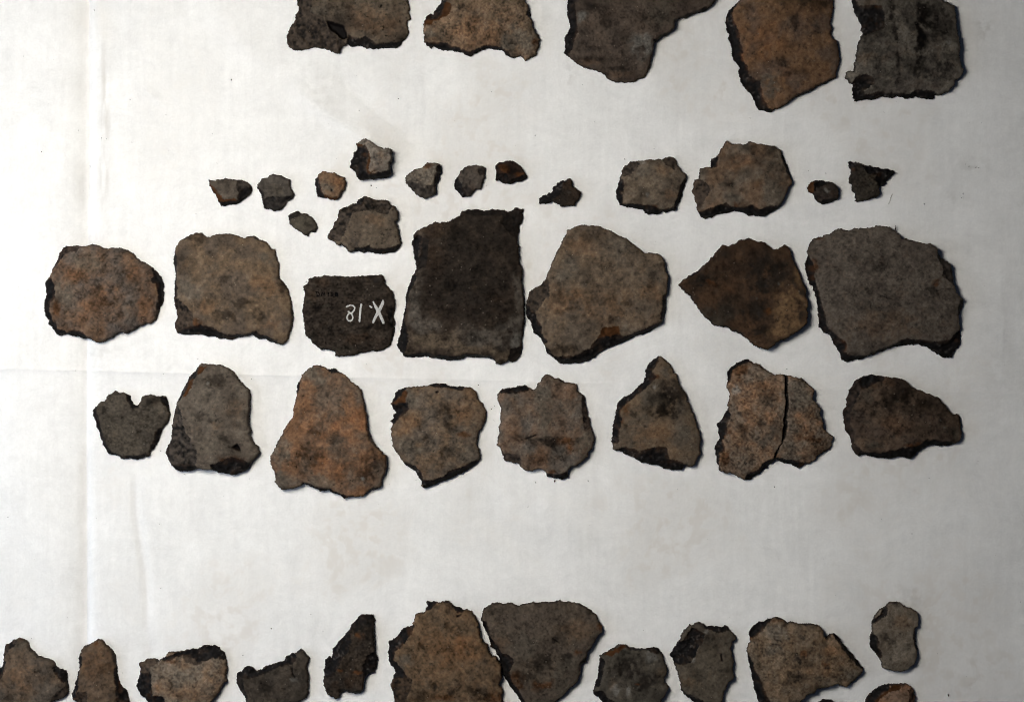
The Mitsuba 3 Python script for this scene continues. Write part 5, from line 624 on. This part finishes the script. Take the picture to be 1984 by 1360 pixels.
    for k in range(3):
        wf.append(np.column_stack([k * n + i, (k + 1) * n + i, (k + 1) * n + j]))
        wf.append(np.column_stack([k * n + i, (k + 1) * n + j, k * n + j]))
    bt = np.asarray(manifold3d.triangulate([rows[3]]))[:, ::-1] + 3 * n if True else None
    wcol = np.vstack([br[:nb] * 1.1] * 4).clip(.003, .5)

    def emit(k, verts, faces, colr, bsdf):
        used, inv = np.unique(faces, return_inverse=True)
        scene[k] = mikit.ply((verts[used] * MM, inv.reshape(-1, 3)), bsdf, smooth=True, color=colr[used])

    BV = np.vstack([up, wv])
    BC = np.vstack([col, wcol])
    BF = np.vstack([tri[isb]] + [x + N for x in wf] + [bt + N])
    face = tri[~isb & ~seam]
    if isS.any():
        comp = trimesh.graph.connected_component_labels(trimesh.graph.face_adjacency(face), node_count=len(face))
        ids, sizes = np.unique(comp, return_counts=True)
        big = sorted(ids[np.argsort(-sizes)][:2], key=lambda i_: V[face[comp == i_]].mean((0, 1))[0])
        for q_, i_ in enumerate(big):
            emit(key + '__fragment' + ('' if q_ == 0 else '_001'), up, face[comp == i_], col, 'clay_face')
        rest = face[~np.isin(comp, big)]
        emit(key + '__seam', up, np.vstack([tri[seam], rest]), col, 'clay_break')
        labels[key + '__seam'] = {'label': 'dark joint between the two refitted pieces'}
    else:
        emit(key + '__face', up, face, col, 'clay_face')
    emit(key + '__broken_edge', BV, BF, BC, 'clay_break')
    labels[key] = {'label': LABELS[idx], 'category': 'pottery sherd', 'group': GROUP}
    return key


KEYS = {}
for i_, row in enumerate(SHERDS):
    KEYS[row[0]] = sherd(i_, *row)


# ------------------------------------------------------------------ lettering on the dark brown sherd
def strokes(name, key, part, lines, lift, bsdf, label, color=None, step=.3):
    """Paint strokes (polylines with widths, mm) as thin raised ribbons that follow the sherd's surface."""
    V, z, R = SURF[name]
    f = LinearNDInterpolator(V, z)
    shapes = []
    for pts, w in lines:
        pts = np.array(pts, float)
        ww = np.broadcast_to(w, len(pts))
        for a_, b_, wa, wb in zip(pts[:-1], pts[1:], ww[:-1], ww[1:]):
            shapes.append(unary_union([Point(a_).buffer(wa / 2, 8), Point(b_).buffer(wb / 2, 8)]).convex_hull)
    u = unary_union(shapes)
    vs, fs, at = [], [], 0
    for gI, gm in enumerate(getattr(u, 'geoms', [u])):
        ex = [np.array(r_.coords)[:-1] for r_ in [gm.exterior, *gm.interiors]]
        b_ = []
        for r_ in ex:
            l_ = LineString(np.vstack([r_, r_[:1]]))
            k_ = max(8, int(l_.length / step))
            rr_ = np.array([l_.interpolate(i / k_ * l_.length).coords[0] for i in range(k_)])
            b_.append(rr_ + .05 * np.column_stack([nz(rr_, .8, 71, 2), nz(rr_, .8, 72, 2)]))
        gp = Polygon(b_[0], b_[1:]).buffer(0)
        x0, y0, x1, y1 = gp.bounds
        A, B = np.meshgrid(np.arange(x0, x1, step), np.arange(y0, y1, step))
        q = np.column_stack([A.ravel(), B.ravel()])
        q = q[inside(gp.buffer(-.12), q)]
        bb = np.vstack(b_)
        p = np.vstack([bb, q])
        t_ = Delaunay(p).simplices
        t_ = t_[inside(gp, p[t_].mean(1))]
        zz = f(p) + np.where(np.arange(len(p)) < len(bb), .02, lift)
        vs.append(np.column_stack([p, zz]))
        fs.append(t_ + at)
        at += len(p)
    v, fc = np.vstack(vs), np.vstack(fs)
    e1, e2 = v[fc[:, 1]] - v[fc[:, 0]], v[fc[:, 2]] - v[fc[:, 0]]
    fl = e1[:, 0] * e2[:, 1] - e1[:, 1] * e2[:, 0] < 0
    fc[fl] = fc[fl][:, ::-1]
    kw = {}
    if color is not None:
        m = (sst(-.3, .8, nz(v[:, :2], 1.6, 81, 3)) * .5)[:, None]
        kw['color'] = np.array(color) * (1 - m) + m * np.array(color) * .55
    scene[f'{key}__{part}'] = mikit.ply((v * MM, fc), bsdf, smooth=True, **kw)
    labels[f'{key}__{part}'] = {'label': label}


WK = KEYS['I3']
for part_, lines_, lab_ in PAINT:
    strokes('I3', WK, part_, lines_, .22, 'white_paint', lab_, color=(.42, .415, .40))
for part_, lines_, lab_ in INK:
    strokes('I3', WK, part_, lines_, .10, 'black_ink', lab_)


# ------------------------------------------------------------------ small things on the cloth
def tube_mesh(pts, r):
    p = np.array(pts, float)
    t = np.gradient(p, axis=0)
    t /= np.linalg.norm(t, axis=1, keepdims=True)
    a = np.cross(t, [0.3, 0.2, 1.0])
    a /= np.linalg.norm(a, axis=1, keepdims=True)
    b = np.cross(t, a)
    an = np.arange(6) * np.pi / 3
    rr = np.broadcast_to(r, len(p))
    v = (p[:, None] + rr[:, None, None] * (np.cos(an)[None, :, None] * a[:, None] + np.sin(an)[None, :, None] * b[:, None])).reshape(-1, 3)
    f = []
    for i in range(len(p) - 1):
        for k in range(6):
            f.append([i * 6 + k, i * 6 + (k + 1) % 6, i * 6 + 6 + (k + 1) % 6, i * 6 + 6 + k])
    return v, np.array(f)


scene['root_brown'] = {'type': 'diffuse', 'reflectance': {'type': 'rgb', 'value': [.02, .016, .013]}}
scene['thread_grey'] = {'type': 'diffuse', 'reflectance': {'type': 'rgb', 'value': [.38, .36, .33]}}
V_, Z_, _ = SURF['M']
rx_, ry_ = ROOTLET
zt = Z_[np.argmin(((V_ - [rx_, ry_]) ** 2).sum(1))]
v_, f_ = tube_mesh([(rx_ - .3, ry_ - 1.5, zt - .3), (rx_, ry_, zt + .2), (rx_ + .2, ry_ + 1.6, zt + .8), (rx_ - .1, ry_ + 3.0, zt + 1.0), (rx_ + .2, ry_ + 4.2, zt + .9)], [.6, .5, .42, .36, .25])
scene[KEYS['M'] + '__rootlet'] = mikit.ply((v_ * MM, f_), 'root_brown', smooth=True)
labels[KEYS['M'] + '__rootlet'] = {'label': 'thin dark rootlet standing out from the top edge'}
tx_, ty_ = THREAD
tp = np.array([(tx_ + 1.6 * s, ty_ + 4.0 * s + .5 * math.sin(3 * s)) for s in np.linspace(-1, 1, 9)])
v_, f_ = tube_mesh(np.column_stack([tp, cloth_height(tp) + .25]), .26)
scene['thread'] = mikit.ply((v_ * MM, f_), 'thread_grey', smooth=True)
labels['thread'] = {'label': 'short grey thread lying to the right of the small winged triangular fragment', 'category': 'thread'}

crng = np.random.default_rng(77)
cv, cf, at_ = [], [], 0
extra = []
for _ in range(150):
    x_, y_ = crng.uniform(-395, 395), crng.uniform(-270, 270)
    extra.append((x_, y_, crng.uniform(.12, .34)))
base_ = trimesh.creation.icosphere(subdivisions=1)
for x_, y_, r_ in list(CRUMBS) + extra:
    w_ = base_.vertices * r_ * crng.uniform(.65, 1.25, (len(base_.vertices), 1)) * crng.uniform(.6, 1.4, 3)
    zc_ = float(cloth_z(x_, y_)[0])
    cv.append(w_ + [x_, y_, zc_ + r_ * .5])
    cf.append(base_.faces + at_)
    at_ += len(w_)
scene['crumb_brown'] = {'type': 'diffuse', 'reflectance': {'type': 'rgb', 'value': [.05, .042, .035]}}
scene['clay_crumbs'] = mikit.ply((np.vstack(cv) * MM, np.vstack(cf)), 'crumb_brown', smooth=False)
labels['clay_crumbs'] = {'label': 'tiny dark crumbs of clay scattered over the white cloth', 'category': 'crumbs', 'kind': 'stuff'}
